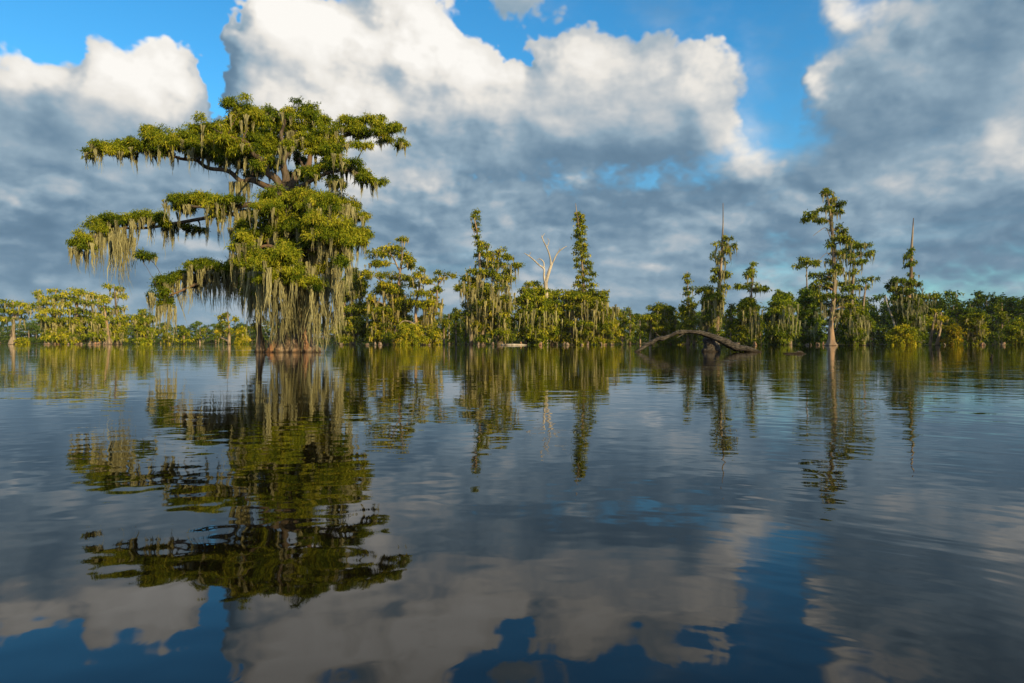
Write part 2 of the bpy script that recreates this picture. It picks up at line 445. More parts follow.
def beards(mb, P, length, rad, strands, w, seg=5, tint=None):
    """hanging moss: every point of P carries a beard of tapering ribbons"""
    n = len(P)
    if n == 0: return
    N = n * strands
    ang = rs.rand(N) * 2 * pi; q0 = np.sqrt(rs.rand(N)); rr = np.repeat(rad, strands) * q0
    L = np.repeat(length, strands) * (1 - .72 * q0 ** 1.3) * rs.uniform(.55, 1.12, N)       # longest in the middle: the beard ends in a point
    off = np.stack([np.cos(ang) * rr, np.sin(ang) * rr, rs.randn(N) * .12 * np.repeat(rad, strands)], 1)
    base = np.repeat(P, strands, 0) + off
    yaw = rs.rand(N) * pi; sd = np.stack([np.cos(yaw), np.sin(yaw), np.zeros(N)], 1)
    sway = rs.randn(N, 2) * .045 * L[:, None]
    bow = np.repeat(rs.randn(n, 2) * .05, strands, 0) * L[:, None]
    t = np.linspace(0, 1, seg + 1)
    pinch = (1 - .62 * t)                                   # strands draw together towards the tip
    V = np.zeros((N, seg + 1, 2, 3))
    ph = rs.rand(N) * 6
    for i, q in enumerate(t):
        p = base.copy(); p[:, :2] -= off[:, :2] * (1 - pinch[i])
        p[:, :2] += sway * q ** 1.5 + bow * q ** 2 + (np.sin(ph + q * 9) * .03)[:, None] * L[:, None] * sd[:, :2][:, ::-1]
        p[:, 2] -= L * q
        ww = w * rs.uniform(.6, 1.3, N) * (1 - .85 * q ** 1.6) * (.55 if i == 0 else 1)
        V[:, i, 0] = p - sd * ww[:, None] * .5; V[:, i, 1] = p + sd * ww[:, None] * .5
    V[..., 2] = np.maximum(V[..., 2], .04)
    idx = np.arange(N)[:, None] * (seg + 1) * 2 + np.arange(seg)[None] * 2
    Q = np.stack([idx, idx + 1, idx + 3, idx + 2], -1).reshape(-1, 4)
    tt = np.repeat(tint if tint is not None else rs.uniform(.3, .8, n), strands) + rs.randn(N) * .18
    mb.add(V.reshape(-1, 3), Q, np.repeat(np.clip(tt, 0, 1), seg))

class Tree:
    def __init__(s, name, label, cat, px, d, group=None, tint=(1, 1, 1), base=.5, depth=.5):
        s.d = d; s.u = d / F                     # metres per picture pixel at this distance
        o = at(px, HZ, d); s.root = empty(name, (o[0], d, 0), label, cat, group)
        s.wood, s.crown, s.moss = MB(), MB(), MB(); s.stems = []; s.mbs = []; s.tint = tint; s.base = base; s.depth = depth
        s.limb_pts = []                          # px, py, off, radius
    def P(s, px, py, off=0.0): return at(px, py, s.d + off)
    def stem(s, pts, w, sides=9, flare=0.0, n=None, into=None, flute_k=7, keep=True):
        """pts: (px,py[,off]); w: widths in px at the points. flare: buttress at the foot"""
        n = n or max(6, 4 * len(pts))
        ppx = spline([(p[0], p[1], p[2] if len(p) > 2 else 0.0) for p in pts], n)
        ww = np.interp(np.linspace(0, len(pts) - 1, n), range(len(pts)), w)
        W3 = np.array([s.P(*p) for p in ppx])
        amp = None
        if flare:
            zz = W3[:, 2]; k = np.exp(-np.clip(zz, 0, None) / flare)
            W3[0, 2] = min(W3[0, 2], -.3)
            amp = (.50 * k + .06, flute_k, rs.rand() * 6)
        if into is None: into = MB(); s.stems.append(into)
        tube(into, W3, ww * s.u * .5, sides if not flare else max(sides, 24 if s.d < 80 else 16), amp, .035)
        if keep:
            s.mbs.append(into)
            for q, r_ in zip(ppx, ww): s.limb_pts.append((q[0], q[1], q[2], r_, len(s.mbs) - 1))
    def near(s, px, py, rise=.35):
        A = np.array(s.limb_pts)
        dx = A[:, 0] - px; dy = A[:, 1] - py
        c = dx ** 2 + (np.where(dy > 0, dy * .9, dy * 2.4) - np.abs(dx) * rise) ** 2
        return A[np.argmin(c)]
    def pad(s, px, py, rx, rz, off=None, dens=1.0, leaf=None, moss=None, droop=.45, tint=0.0, link=True):
        """one bank of foliage, made of several smaller clumps, each of many tufts"""
        L = s.near(px, py)
        if off is None: off = L[2] + rs.randn() * s.depth * rx * s.u
        u = s.u; c = s.P(px, py, off); Rx, Rz = rx * u, rz * u
        lf = leaf or s.leaf
        m = int(np.clip(rx * rz / lf[2] * 1.5, 4, 18))
        dirs = norm(rs.randn(m, 3) * np.array([1.25, 1.1, .7])); rad_ = rs.uniform(.25, .92, m)[:, None]
        cc = c + dirs * rad_ * np.array([Rx, Rx * .9, Rz])
        cr_ = rs.uniform(.24, .50, m)
        if link and len(s.limb_pts):
            a = s.P(L[0], L[1], L[2])
            e = c + np.array([0, 0, -.25 * Rz])
            mid = (a + e) / 2 + np.array([rs.randn() * .1 * Rx, rs.randn() * .1 * Rx, .10 * np.linalg.norm(e - a)])
            r0 = min(max(.28 * L[3] * u, .25 * u), .9 * u + .05); pts = spline([a, mid, e], 6)
            wd = s.mbs[int(L[4])]
            tube(wd, pts, np.linspace(r0, max(r0 * .45, .10 * u), 6), 5)
            for q in cc[: 6 if s.d < 80 else 3]:
                tube(wd, spline([pts[4], (pts[4] + q) / 2 + rs.randn(3) * .08 * Rx, q], 4), np.linspace(r0 * .42, .05 * u, 4), 4)
        area = rx * rz * pi
        nt = max(4, int(area * dens / lf[3] / m))
        for q, k in zip(cc, cr_):
            dd = norm(rs.randn(nt, 3)); dd[:, 2] = np.where(dd[:, 2] < -.25, -dd[:, 2] * rs.rand(nt), dd[:, 2])
            dd = norm(dd)
            rr = rs.rand(nt, 1) ** .45 * rs.uniform(.75, 1.22, (nt, 1))
            T = q + dd * rr * k * np.array([Rx, Rx, Rz * 1.05])
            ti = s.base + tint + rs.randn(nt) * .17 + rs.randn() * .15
            leaves(s.crown, T, dd, lf[0] * u, lf[1] * u, lf[4], lf[5] * u, droop, ti)
        if moss:
            mn, ml = moss                        # beards per 100 px2 of bank, length in px
            k = rs.poisson(max(.0, mn * rx / 6.0))
            if k:
                a = rs.rand(k) * 2 * pi; r_ = np.sqrt(rs.rand(k)) * .95
                p = np.stack([c[0] + np.cos(a) * r_ * Rx, c[1] + np.sin(a) * r_ * Rx, c[2] - Rz * rs.uniform(.0, .55, k)], 1)
                beards(s.moss, p, ml * u * rs.uniform(.35, 1.25, k), rs.uniform(.8, 1.6, k) * s.mr * u, s.ms, s.mw * u)
    def drape(s, pts, length, k=1, jitter=2.0):
        """beards hung by hand at (px,py,off)"""
        P = np.array([s.P(p[0] + rs.randn() * jitter, p[1] + rs.randn() * jitter * .6, p[2] if len(p) > 2 else rs.randn() * .8) for p in pts for _ in range(k)])
        beards(s.moss, P, length * s.u * rs.uniform(.6, 1.25, len(P)), rs.uniform(.8, 1.6, len(P)) * s.mr * s.u, s.ms, s.mw * s.u)
    def mass(s, rows, npads, size=(7, 5), dens=1.0, moss=None, droop=.45, edge=.8, depth=None):
        """fill an outline given by rows (py, left, right) with banks of foliage"""
        rows = sorted(rows); ys = [r[0] for r in rows]
        for k in range(int(npads * 1.75)):
            y = rs.uniform(ys[0], ys[-1]); w0 = np.interp(y, ys, [r[1] for r in rows]); w1 = np.interp(y, ys, [r[2] for r in rows])
            hw = (w1 - w0) / 2; rx = size[0] * rs.uniform(.65, 1.45); rx = min(rx, max(hw, 2.0)); rz = min(size[1] * rs.uniform(.6, 1.3), rx * 1.1)
            t = rs.uniform(-1, 1); t = np.sign(t) * abs(t) ** edge
            px = (w0 + w1) / 2 + t * max(hw - rx * .8, 0)
            dy = (depth if depth is not None else .8) * math.sqrt(max(0, 1 - t * t)) * hw * s.u * rs.uniform(-1, 1)
            mo = moss
            if moss and isinstance(moss, tuple): mo = (moss[0], min(moss[1], (HZ - y) * .9))
            s.pad(px, y, rx, rz, off=dy, dens=dens, moss=mo, droop=droop, link=rs.rand() < .6)
    # leaf = length, width (px), area per clump, area per tuft, leaves per tuft, tuft radius (px)
    leaf = (2.5, 1.25, 12.0, 4.2, 9, 1.1); mr, mw, ms = .8, .8, 5
    def done(s, bark=None):
        p = s.root; parts = []
        for k, b in enumerate(s.stems):
            o = b.build('trunk', bark or BARK_FAR, p, True)
            if k == 0: s.trunk = o
        if s.wood.n: s.wood.build('branches', bark or BARK_FAR, p, True)
        if s.crown.n:
            o = s.crown.build('crown', LEAF, p); o.color = (*s.tint, 1)
        if s.moss.n:
            o = s.moss.build('hanging_moss', MOSS, p); o.color = (*s.tint, 1); o['kind'] = 'stuff'
        return p
# ------------------------------------------------------------------ the great cypress on the left
t = Tree('bald_cypress', 'largest bald cypress, wide tiered crown hung with long moss, thick fluted trunk', 'tree', 294, 42.0, depth=.8, base=.47)
t.leaf = (2.9, .82, 24.0, 6.0, 24, 1.75); t.mr, t.mw, t.ms = 2.1, .85, 24
_pad = t.pad
def fat(px, py, rx, rz, **k):
    k['dens'] = 1.7; _pad(px, py + rz * .2, rx * 1.22, rz * 1.4, **k)
t.pad = fat
t.stem([(294, 352), (294, 345), (295, 336), (297, 322), (295, 290), (290, 262), (286, 235), (285, 210), (284, 188)],
       [54, 47, 35, 27, 23, 20, 17, 15, 14], sides=44, flare=1.5, n=44, flute_k=11)
LIMBS = []
def limb(pts, w, n=None):
    m = MB(); t.stem(pts, [q * .8 for q in w], sides=8, n=n or 5 * len(pts), into=m); LIMBS.append(m)
limb([(284, 194), (277, 180), (268, 173), (264, 162), (254, 155, -1), (247, 143, -1.5), (232, 138, -2), (215, 130, -2.5)], [11, 9.5, 7.5, 6.5, 6, 4.5, 3.5, 2])
limb([(266, 168, 0), (271, 158, 1), (269, 147, 2), (275, 136, 2.5)], [4.5, 3.6, 3, 1.6])
limb([(284, 192), (286, 178), (283, 163), (286, 150), (281, 136, .5), (285, 122, 1), (283, 112, 1)], [11, 9.5, 8.5, 6.5, 5, 3, 1.6])
limb([(285, 158), (291, 148, 1), (292, 138, 2), (299, 124, 2.5)], [4.5, 3.6, 3, 1.6])
limb([(285, 194), (293, 183), (297, 172), (308, 166), (311, 154, .5), (320, 147, 1), (332, 140, 1.5), (352, 134, 2), (376, 130, 2), (396, 132, 2)], [11, 9.5, 8, 7, 6, 6, 5, 4, 2.8, 1.4])
limb([(283, 190), (268, 187), (252, 180, 1), (241, 181, 1), (228, 171, 1), (208, 168, 1.5), (196, 160, 1.5), (182, 159, 1.5), (160, 152, 1), (130, 149, 1), (100, 151, .5), (86, 154, .5)], [9, 8, 7, 6, 5.6, 5, 4.4, 4, 3.2, 2.6, 1.8, 1])
limb([(290, 192), (305, 184, -2), (325, 174, -2.5), (347, 170, -2.5), (368, 178, -2), (380, 183, -2)], [7, 5, 4, 3.2, 2.2, 1.2])
limb([(286, 222), (268, 213, -1), (250, 205, -1.5), (228, 208, -1.5), (205, 207, -1), (182, 206, -1)], [9, 8, 7, 5.5, 4, 2])
limb([(287, 238), (262, 226, 2), (232, 214, 2), (200, 219, 2), (172, 224, 1.5), (146, 228, 1.5), (115, 229, 1), (92, 238, .5), (78, 246, .5)], [8, 7, 6, 5, 4.4, 3.6, 2.8, 1.8, 1])
limb([(290, 270), (268, 264, 1), (245, 266, 1.5), (220, 273, 1.5), (196, 284, 1), (176, 293, .5), (162, 298, 0)], [8, 7, 6, 4.5, 3.4, 2.4, 1.2])
limb([(286, 232), (305, 222, -1.5), (325, 218, -2), (345, 224, -2), (362, 233, -1.5)], [7, 6, 4.5, 3, 1.4])
limb([(290, 262), (306, 252, -2.5), (322, 248, -3), (338, 252, -3)], [6, 5, 3.5, 1.6])
limb([(289, 258), (276, 248, -2.5), (264, 246, -3), (252, 252, -3)], [6, 5, 3.5, 1.6])
limb([(285, 212), (298, 202, -2), (318, 200, -2.5), (345, 206, -2)], [6, 5, 3.5, 1.6])
limb([(236, 214, 2), (238, 232, 2.2), (241, 250, 2), (240, 262, 1.5)], [4.5, 4.2, 3.6, 2.4])
SH = (1.6, 15)
for p in [(92, 151, 9, 5), (100, 144, 9, 6), (112, 147, 9, 6), (124, 145, 12, 6), (139, 146, 13, 7), (154, 131, 8, 7), (158, 142, 14, 10), (175, 139, 17, 11), (192, 136, 17, 11),
          (206, 125, 12, 7), (213, 138, 18, 13), (230, 124, 15, 10), (240, 108, 12, 9), (249, 119, 15, 10), (233, 142, 18, 12), (254, 141, 18, 11), (270, 123, 15, 10), (284, 112, 11, 6),
          (303, 109, 14, 7), (293, 126, 17, 11), (315, 118, 13, 10), (328, 134, 15, 10), (344, 126, 12, 7), (316, 143, 14, 8), (352, 121, 9, 6), (362, 129, 11, 8), (375, 121, 10, 6),
          (388, 129, 11, 7), (400, 126, 6, 4), (399, 142, 6, 4), (384, 139, 8, 4), (364, 145, 7, 4), (340, 142, 9, 6), (250, 155, 14, 7), (222, 152, 13, 7), (295, 143, 9, 6), (196, 149, 12, 6)]:
    t.pad(*p, moss=SH if p[0] > 250 else (2.0, 22), tint=.06)
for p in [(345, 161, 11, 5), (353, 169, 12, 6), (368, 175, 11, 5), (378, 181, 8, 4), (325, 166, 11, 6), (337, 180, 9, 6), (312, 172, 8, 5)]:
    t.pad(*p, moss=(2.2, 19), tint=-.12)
for p in [(264, 206, 13, 9), (277, 198, 14, 9), (291, 204, 18, 12), (310, 195, 16, 10), (326, 200, 17, 12), (344, 204, 15, 11), (355, 211, 10, 9), (300, 190, 10, 5)]:
    t.pad(*p, off=rs.uniform(-4, .5), moss=(1.2, 24), tint=.10)
for p in [(177, 199, 10, 7), (190, 197, 13, 7), (205, 197, 13, 8), (218, 202, 11, 8), (182, 208, 8, 5)]:
    t.pad(*p, moss=(2.4, 20), tint=.06)
for p in [(78, 244, 8, 6), (87, 238, 9, 7), (98, 228, 10, 8), (110, 221, 12, 8), (124, 219, 12, 7), (140, 218, 12, 7), (155, 215, 11, 6), (165, 219, 9, 6), (172, 226, 7, 5)]:
    t.pad(*p, moss=(3.0, 30), tint=0)
for p in [(150, 256, 8, 3), (139, 254, 5, 3)]: t.pad(*p, moss=(1, 10), tint=-.2)
for p in [(254, 245, 14, 11), (267, 233, 15, 11), (284, 228, 18, 13), (304, 224, 18, 13), (324, 226, 17, 13), (339, 232, 13, 10), (259, 262, 15, 11), (280, 258, 17, 13), (300, 248, 18, 13),
          (320, 248, 16, 11), (300, 268, 14, 8), (268, 278, 12, 6), (328, 266, 11, 7), (344, 250, 7, 7), (252, 276, 8, 6)]:
    t.pad(*p, off=rs.uniform(-6, .5), moss=(3.0, 52), tint=.08)
for p in [(300, 240, 16, 12), (272, 250, 16, 12), (325, 245, 14, 12), (310, 210, 16, 10)]:
    t.pad(*p, off=rs.uniform(2, 5), moss=(3.0, 50), tint=-.05)
for p in [(352, 229, 9, 6), (362, 232, 9, 6), (356, 240, 8, 5)]: t.pad(*p, moss=(3.5, 28), tint=.05)
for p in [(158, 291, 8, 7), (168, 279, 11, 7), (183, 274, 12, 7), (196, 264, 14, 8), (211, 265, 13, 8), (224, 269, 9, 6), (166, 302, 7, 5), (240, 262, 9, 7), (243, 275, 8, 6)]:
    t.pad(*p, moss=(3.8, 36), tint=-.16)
# long curtains by hand
t.drape([(x_, 232 + rs.rand() * 6, 1 + rs.randn() * .4) for x_ in (93, 97, 101, 106, 110, 113, 117, 121, 124, 127, 131)], 50, 2)
t.drape([(116, 228, 1.), (118, 230, 1.), (119, 228, 1.)], 78, 2)
t.drape([(x_, 262 + rs.rand() * 24, rs.uniform(-5, -1.5)) for x_ in np.arange(258, 342, 2.6)], 58, 2)
t.drape([(x_, 278 + rs.rand() * 14, rs.uniform(-4.5, -1.)) for x_ in np.arange(258, 338, 5.2)], 44, 1)
t.drape([(x_, 300 + rs.rand() * 12, rs.uniform(-3, -1.)) for x_ in np.arange(318, 342, 3.5)], 44, 1)
t.drape([(x_, 296 + rs.rand() * 12, rs.uniform(-3.2, -1.6)) for x_ in np.arange(272, 326, 3.8)], 50, 1)
t.drape([(x_, 310 + rs.rand() * 10, rs.uniform(-3.4, -2.4)) for x_ in np.arange(268, 330, 3.4)], 36, 1)
t.drape([(x_, 272 + rs.rand() * 6, 1.4 + rs.randn() * .3) for x_ in np.arange(178, 247, 4)], 44, 2)
t.drape([(x_, 268, 1.6) for x_ in (226, 230, 236, 240, 244)], 52, 2)
t.drape([(x_, 182, 1) for x_ in (233, 237, 240, 243, 246)], 52, 2, 1.2)
t.drape([(x_, 208, -1.2) for x_ in (224, 230, 236, 241, 246)], 44, 1, 1.5)
t.drape([(x_, 132, .5) for x_ in (289, 291, 326, 337)], 24, 2, .8)
t.drape([(x_, 205, -2.5) for x_ in (308, 314, 322, 334, 342, 350)], 44, 2)
for p in [(120, 152, 12, 4), (165, 150, 13, 5), (190, 145, 14, 7), (210, 150, 14, 7), (228, 158, 10, 6), (242, 165, 8, 5), (262, 134, 12, 8), (276, 140, 10, 7), (305, 136, 13, 8), (322, 152, 12, 7), (265, 112, 10, 6), (336, 150, 8, 6)]:
    t.pad(*p, moss=(1.8, 20), tint=.0)
for p in [(240, 242, 8, 7), (246, 228, 8, 7), (236, 262, 8, 8), (345, 262, 7, 6), (342, 240, 9, 9), (290, 278, 12, 6), (312, 282, 10, 5), (248, 290, 6, 5), (332, 284, 7, 5), (262, 292, 7, 5)]:
    t.pad(*p, off=rs.uniform(-6, -1), moss=(2.5, 44), tint=.04)
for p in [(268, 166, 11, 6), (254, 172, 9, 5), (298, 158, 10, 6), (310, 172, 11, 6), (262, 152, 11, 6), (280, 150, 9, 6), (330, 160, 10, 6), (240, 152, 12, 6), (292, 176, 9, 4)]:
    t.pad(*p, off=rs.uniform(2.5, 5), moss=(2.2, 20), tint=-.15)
for p in [(273, 158, 6, 4), (300, 170, 7, 4), (256, 164, 6, 4), (286, 144, 7, 5)]:
    t.pad(*p, off=rs.uniform(-2.5, -1), moss=(2.0, 18), tint=-.05)
for p in [(216, 214, 9, 5), (250, 214, 9, 6), (232, 200, 9, 5), (200, 228, 7, 3), (186, 226, 8, 3), (236, 226, 6, 5)]:
    t.pad(*p, moss=(3, 26), tint=-.05)
big = t.done(BARK)
for m in LIMBS:
    o = m.build('limb', BARK_LIMB, big, True); o.parent = t.trunk

# slim second trunk close to its left foot
t = Tree('young_cypress', 'slim orange-barked cypress trunk standing just left of the largest cypress', 'tree', 260.5, 41.2, depth=.6, base=.5)
t.leaf = (3.4, 1.1, 20.0, 8.0, 12, 1.6); t.mr, t.mw, t.ms = 1.2, .8, 7
t.stem([(260.5, 352.4), (260.5, 347), (260, 340), (259, 330), (260, 318), (262, 300), (262, 285)], [10.5, 8.5, 7.5, 5.5, 3.5, 3, 2], flare=.5, n=18, flute_k=7)
for p in [(259, 318, 6, 4), (262, 306, 6, 4), (257, 326, 4, 3), (262, 288, 7, 5)]: t.pad(*p, moss=(2.5, 22))
t.done(BARK)
# ------------------------------------------------------------------ the cypress line
GRN = (1.15, 1.06, .85); YEL = (1.32, 1.14, .85); DRK = (.66, .68, .6); MIDG = (1.0, .96, .8); RUST = (1.2, .9, .7)

def cyp(label, px, d, stems, group=None, tint=GRN, base=.5, name='bald_cypress', leaf=None, cat='tree', depth=.6, bark=None, do=None, moss=(1.05, .75, 9), flare=1.0):
    t = Tree(name, label, cat, px, d, group, tint, base, depth)
    t.leaf = leaf or (2.4, 1.1, 14.0, 4.0, 10, 1.15); t.mr, t.mw, t.ms = moss
    _p = t.pad
    def full(px_, py, rx, rz, **k):
        k['dens'] = k.get('dens', 1.0) * 1.15
        if k.get('moss'): k['moss'] = (k['moss'][0] * 1.15, k['moss'][1])
        _p(px_, py, rx * 1.16, rz * 1.2, **k)
    t.pad = full
    for k, (pts, w) in enumerate(stems): t.stem(pts, [q * .85 for q in w], sides=8, flare=flare if pts[0][1] > 338 else 0, flute_k=5)
    do(t); t.done(bark); return t

def pads(t, L, **k):
    for p in L: t.pad(*p, **k)

# --- immediately right of the great tree
def f(t):
    t.mass([(276, 345, 362), (290, 338, 366), (310, 334, 370), (330, 336, 372), (342, 338, 370)], 26, (8, 6), moss=(1.2, 20))
    pads(t, [(352, 275, 6, 4), (345, 284, 8, 5), (361, 283, 6, 4)])
cyp('dense green cypress half hidden behind the right side of the largest mossy cypress', 352, 172, [([(352, 345), (352, 320), (351, 280)], [7, 4, 1.5]), ([(343, 345), (344, 318), (346, 290)], [5, 3, 1.2])], tint=MIDG, do=f)
def f(t):
    pads(t, [(402, 240, 6, 4), (396, 248, 7, 3), (378, 254, 10, 5), (390, 252, 12, 6), (402, 256, 11, 6), (408, 262, 6, 3), (384, 263, 10, 4), (373, 262, 8, 4), (413, 266, 7, 3), (377, 276, 12, 4), (400, 279, 14, 5), (367, 272, 7, 3), (388, 286, 13, 6)], moss=(.9, 10), dens=1.1)
    t.mass([(285, 370, 408), (300, 366, 412), (318, 366, 412), (334, 368, 408), (342, 370, 402)], 34, (8, 5.5), moss=(1.5, 16))
    t.drape([(x_, 290 + rs.rand() * 25, -3) for x_ in np.arange(368, 410, 3)], 18)
cyp('broad yellow-green cypress with layered flat top, next to the right of the largest cypress', 396, 165, [([(396, 345), (397, 325), (399, 300), (399, 280), (402, 258), (402, 240)], [8, 5, 3.6, 3.2, 2.2, .8]), ([(386, 345), (385, 325), (384, 300), (380, 280)], [6, 3.6, 3, 1.5]), ([(399, 270), (392, 256), (382, 250)], [2.2, 1.6, .8])], tint=YEL, do=f)
def f(t):
    pads(t, [(420, 270, 5, 3), (422, 276, 10, 4), (416, 284, 10, 4), (430, 283, 9, 4), (445, 273, 7, 3), (451, 276, 4, 3), (440, 279, 7, 3), (424, 292, 12, 5), (436, 291, 8, 4), (420, 302, 12, 5), (434, 303, 8, 5)], moss=(1.3, 12))
    t.mass([(300, 412, 440), (315, 412, 442), (330, 420, 442), (342, 424, 440)], 12, (6, 5), moss=(2.2, 18))
    t.drape([(x_, 296 + rs.rand() * 10, -2) for x_ in np.arange(424, 442, 2)], 30, 2)
cyp('cypress with pale twin trunk and a curved side branch above a round bush', 422, 160, [([(424, 345), (420, 334), (416, 322), (416, 305), (419, 290), (421, 272)], [8, 4.5, 3.6, 3, 2.4, .8]), ([(426, 345), (427, 330), (434, 316), (437, 300), (438, 286), (446, 276)], [5, 3.4, 2.6, 2, 1.4, .8]), ([(424, 338), (414, 324), (404, 321), (398, 326)], [2.4, 1.8, 1.3, .6])], tint=YEL, do=f)
def f(t): t.mass([(327, 402, 418), (333, 398, 423), (344, 398, 424)], 16, (6, 4), dens=1.2)
cyp('round bright green bush at the foot of the pale twin-trunked cypress', 411, 152, [([(408, 345), (408, 334)], [2, 1]), ([(413, 345), (415, 334)], [2, 1])], name='shrub', cat='shrub', tint=GRN, base=.62, do=f, flare=0)

# --- small trees in the gap
def small(label, px, top, d, w=6, tint=MIDG, group=None, tiers=None, base=.45, moss=(1.0, 8), yb=345, lean=0):
    def f(t):
        y = top + 3; k = 0
        while y < 341:
            q = (y - top) / (340.0 - top); rw = w * (.35 + .75 * q) * rs.uniform(.6, 1.2)
            t.pad(px + lean * (1 - q) + rs.randn() * w * .25, y, max(rw, 1.8), max(1.6, rw * .42), moss=moss); y += rs.uniform(2.6, 5.5)
    return cyp(label, px, d, [([(px, yb), (px + lean * .3, (yb + top) / 2), (px + lean, top)], [2.6, 1.5, .5])], tint=tint, base=base, do=f, group=group, leaf=(2.3, 1.1, 9.0, 4.0, 8, 1.0))
small('thin pointed cypress alone in the sky gap left of the tall spire-topped pair', 456, 307, 190, 5)
small('low leafy tree in the gap next to the round bush', 444, 318, 186, 6, YEL)
small('small dark tree at the centre of the gap with a rounded head', 449, 313, 215, 4, DRK)
small('short green tree tucked against the left edge of the left spire cypress', 466, 316, 184, 5)

# --- left spire
def f(t):
    pads(t, [(475.5, 212, 3, 2.2), (475, 218, 4.4, 2.2), (477, 224, 4.2, 2.2), (475, 230, 4.4, 2.4), (477, 236, 4.6, 2.4), (478, 243, 4.6, 2.4), (481, 249, 6, 3), (487, 246, 5, 2.5), (479, 255, 6, 3.2)], moss=(1.2, 7), dens=1.3)
    pads(t, [(497, 252, 7, 3.5), (488, 256, 9, 5), (505, 257, 8, 4), (513, 265, 7, 4), (484, 264, 10, 5), (499, 264, 11, 5), (510, 272, 8, 4), (476, 272, 9, 5), (490, 274, 12, 5), (466, 280, 9, 5), (463, 288, 7, 6), (504, 280, 10, 5), (480, 284, 12, 6), (494, 290, 12, 6)], moss=(2.2, 18), dens=1.2)
    t.mass([(284, 462, 510), (300, 462, 514), (316, 462, 516), (332, 466, 516), (340, 470, 512)], 30, (8, 5.5), moss=(3.0, 20))
    t.drape([(x_, 276 + rs.rand() * 26, rs.uniform(-9, -4)) for x_ in np.arange(462, 516, 1.7)], 22, 1)
cyp('cypress with slender spire on its left and broad mossy shoulder, left of the bare snag', 487, 160,
    [([(483, 345), (482, 325), (481, 300), (480, 270), (479, 250), (477, 232), (475, 220), (475, 209)], [7, 4.4, 3.6, 3, 2.6, 1.8, 1.1, .4]), ([(500, 345), (499, 336), (497, 315), (496, 290), (497, 262), (500, 252)], [9, 5, 3.6, 3, 2, .8]), ([(471, 345), (471, 320), (470, 295), (470, 266)], [4.6, 3, 2.4, .8]), ([(478, 250), (473, 228)], [1, .5])], tint=GRN, do=f)

# --- snag with a green skirt
def f(t):
    t.mass([(290, 526, 552), (298, 518, 562), (305, 516, 566), (320, 518, 566), (334, 520, 566), (342, 522, 562)], 46, (8, 5.5), dens=1.2, moss=(1.4, 16), edge=.7)
    pads(t, [(531, 285, 8, 3), (522, 291, 8, 3), (537, 283, 5, 2.4), (556, 291, 6, 2.6), (564, 297, 5, 3), (517, 300, 5, 3), (566, 312, 5, 4), (514, 318, 5, 4)], moss=(2, 12))
    t.drape([(x_, 310 + rs.rand() * 10, rs.uniform(-9, -5)) for x_ in np.arange(520, 560, 3.)], 22, 1)
cyp('full bright green cypress growing round the foot of the bare white snag', 542, 162, [([(535, 345), (535, 325), (532, 290)], [6, 4, 1.6]), ([(552, 345), (552, 325), (552, 296)], [5, 3, 1.2]), ([(526, 345), (526, 318)], [4, 1.5])], tint=(1.12, 1.1, .85), base=.58, do=f)
t = Tree('dead_snag', 'bare bleached dead tree with three forked limbs rising above green foliage', 'dead tree', 546, 160.5)
t.stem([(546, 345), (546, 320), (546.5, 300), (546, 290), (545.5, 281)], [5, 4, 3.6, 4, 4.2], sides=10)
BR = []
for pts, w in (([(545.6, 284), (548, 275), (551, 266), (553, 262), (557, 254), (562, 249), (567, 246)], [3.6, 3.4, 2.8, 1.6, 1.5, 1.1, .4]),
               ([(551, 266), (550, 257), (547, 248), (543.5, 241), (541.5, 235)], [2.0, 1.7, 1.4, 1.2, .4]),
               ([(545, 284), (544, 276), (544, 269), (539, 265), (535, 261), (529, 256), (524, 253)], [2.4, 2.1, 1.9, 1.4, 1.5, 1.1, .5]),
               ([(544, 268), (543.5, 262), (540, 259), (537, 259.5)], [1.4, 1.3, 1.0, .4]), ([(547, 247), (549, 241), (547, 238)], [1.0, .7, .3]),
               ([(529, 256), (531, 252)], [1.0, .3]), ([(541.5, 238), (545, 233)], [.9, .3]), ([(557, 254), (560, 248)], [.9, .3])):
    b = MB(); t.stem(pts, w, into=b); BR.append(b)
r_ = t.done(DEADWOOD)
for b in BR: o = b.build('limb', DEADWOOD, r_, True); o.parent = t.trunk

# --- right spire
def f(t):
    y = 214.0
    while y < 290:
        q = (y - 213) / 75.0; c_ = 579 + 4 * q + rs.randn() * 1.0
        t.pad(c_ - 1.5 - rs.rand() * 2.5 * q, y, 1.7 + 5.0 * q * rs.uniform(.6, 1.3), 1.5 + .6 * q, moss=(.8, 7), dens=1.3)
        t.pad(c_ + 2.5 + q * 4, y + 2.2, 1.6 + 4.8 * q * rs.uniform(.5, 1.4), 1.4 + .6 * q, dens=1.3); y += rs.uniform(4.6, 6.6)
    pads(t, [(580, 292, 12, 5), (594, 294, 11, 5), (570, 298, 8, 5), (602, 303, 9, 5), (586, 303, 14, 6)], moss=(1.5, 14))
    t.mass([(296, 566, 604), (310, 564, 612), (322, 564, 616), (336, 566, 618), (342, 568, 614)], 42, (8, 5.5), dens=1.1, moss=(2.2, 16))
    t.drape([(x_, 300 + rs.rand() * 22, rs.uniform(-9, -4)) for x_ in np.arange(578, 616, 1.8)], 20, 1)
cyp('tall narrow spire cypress with dense wide base, right of the bare white snag', 583, 160,
    [([(585, 345), (585, 325), (584, 300), (583, 275), (581, 250), (579, 230), (577, 215), (575.6, 203)], [7, 4.6, 3.8, 3.2, 2.6, 1.9, 1.3, .5]), ([(603, 345), (602, 325), (600, 305)], [6, 3.4, 1.4]), ([(572, 345), (572, 322), (571, 300)], [5, 3, 1.2])], tint=GRN, do=f)
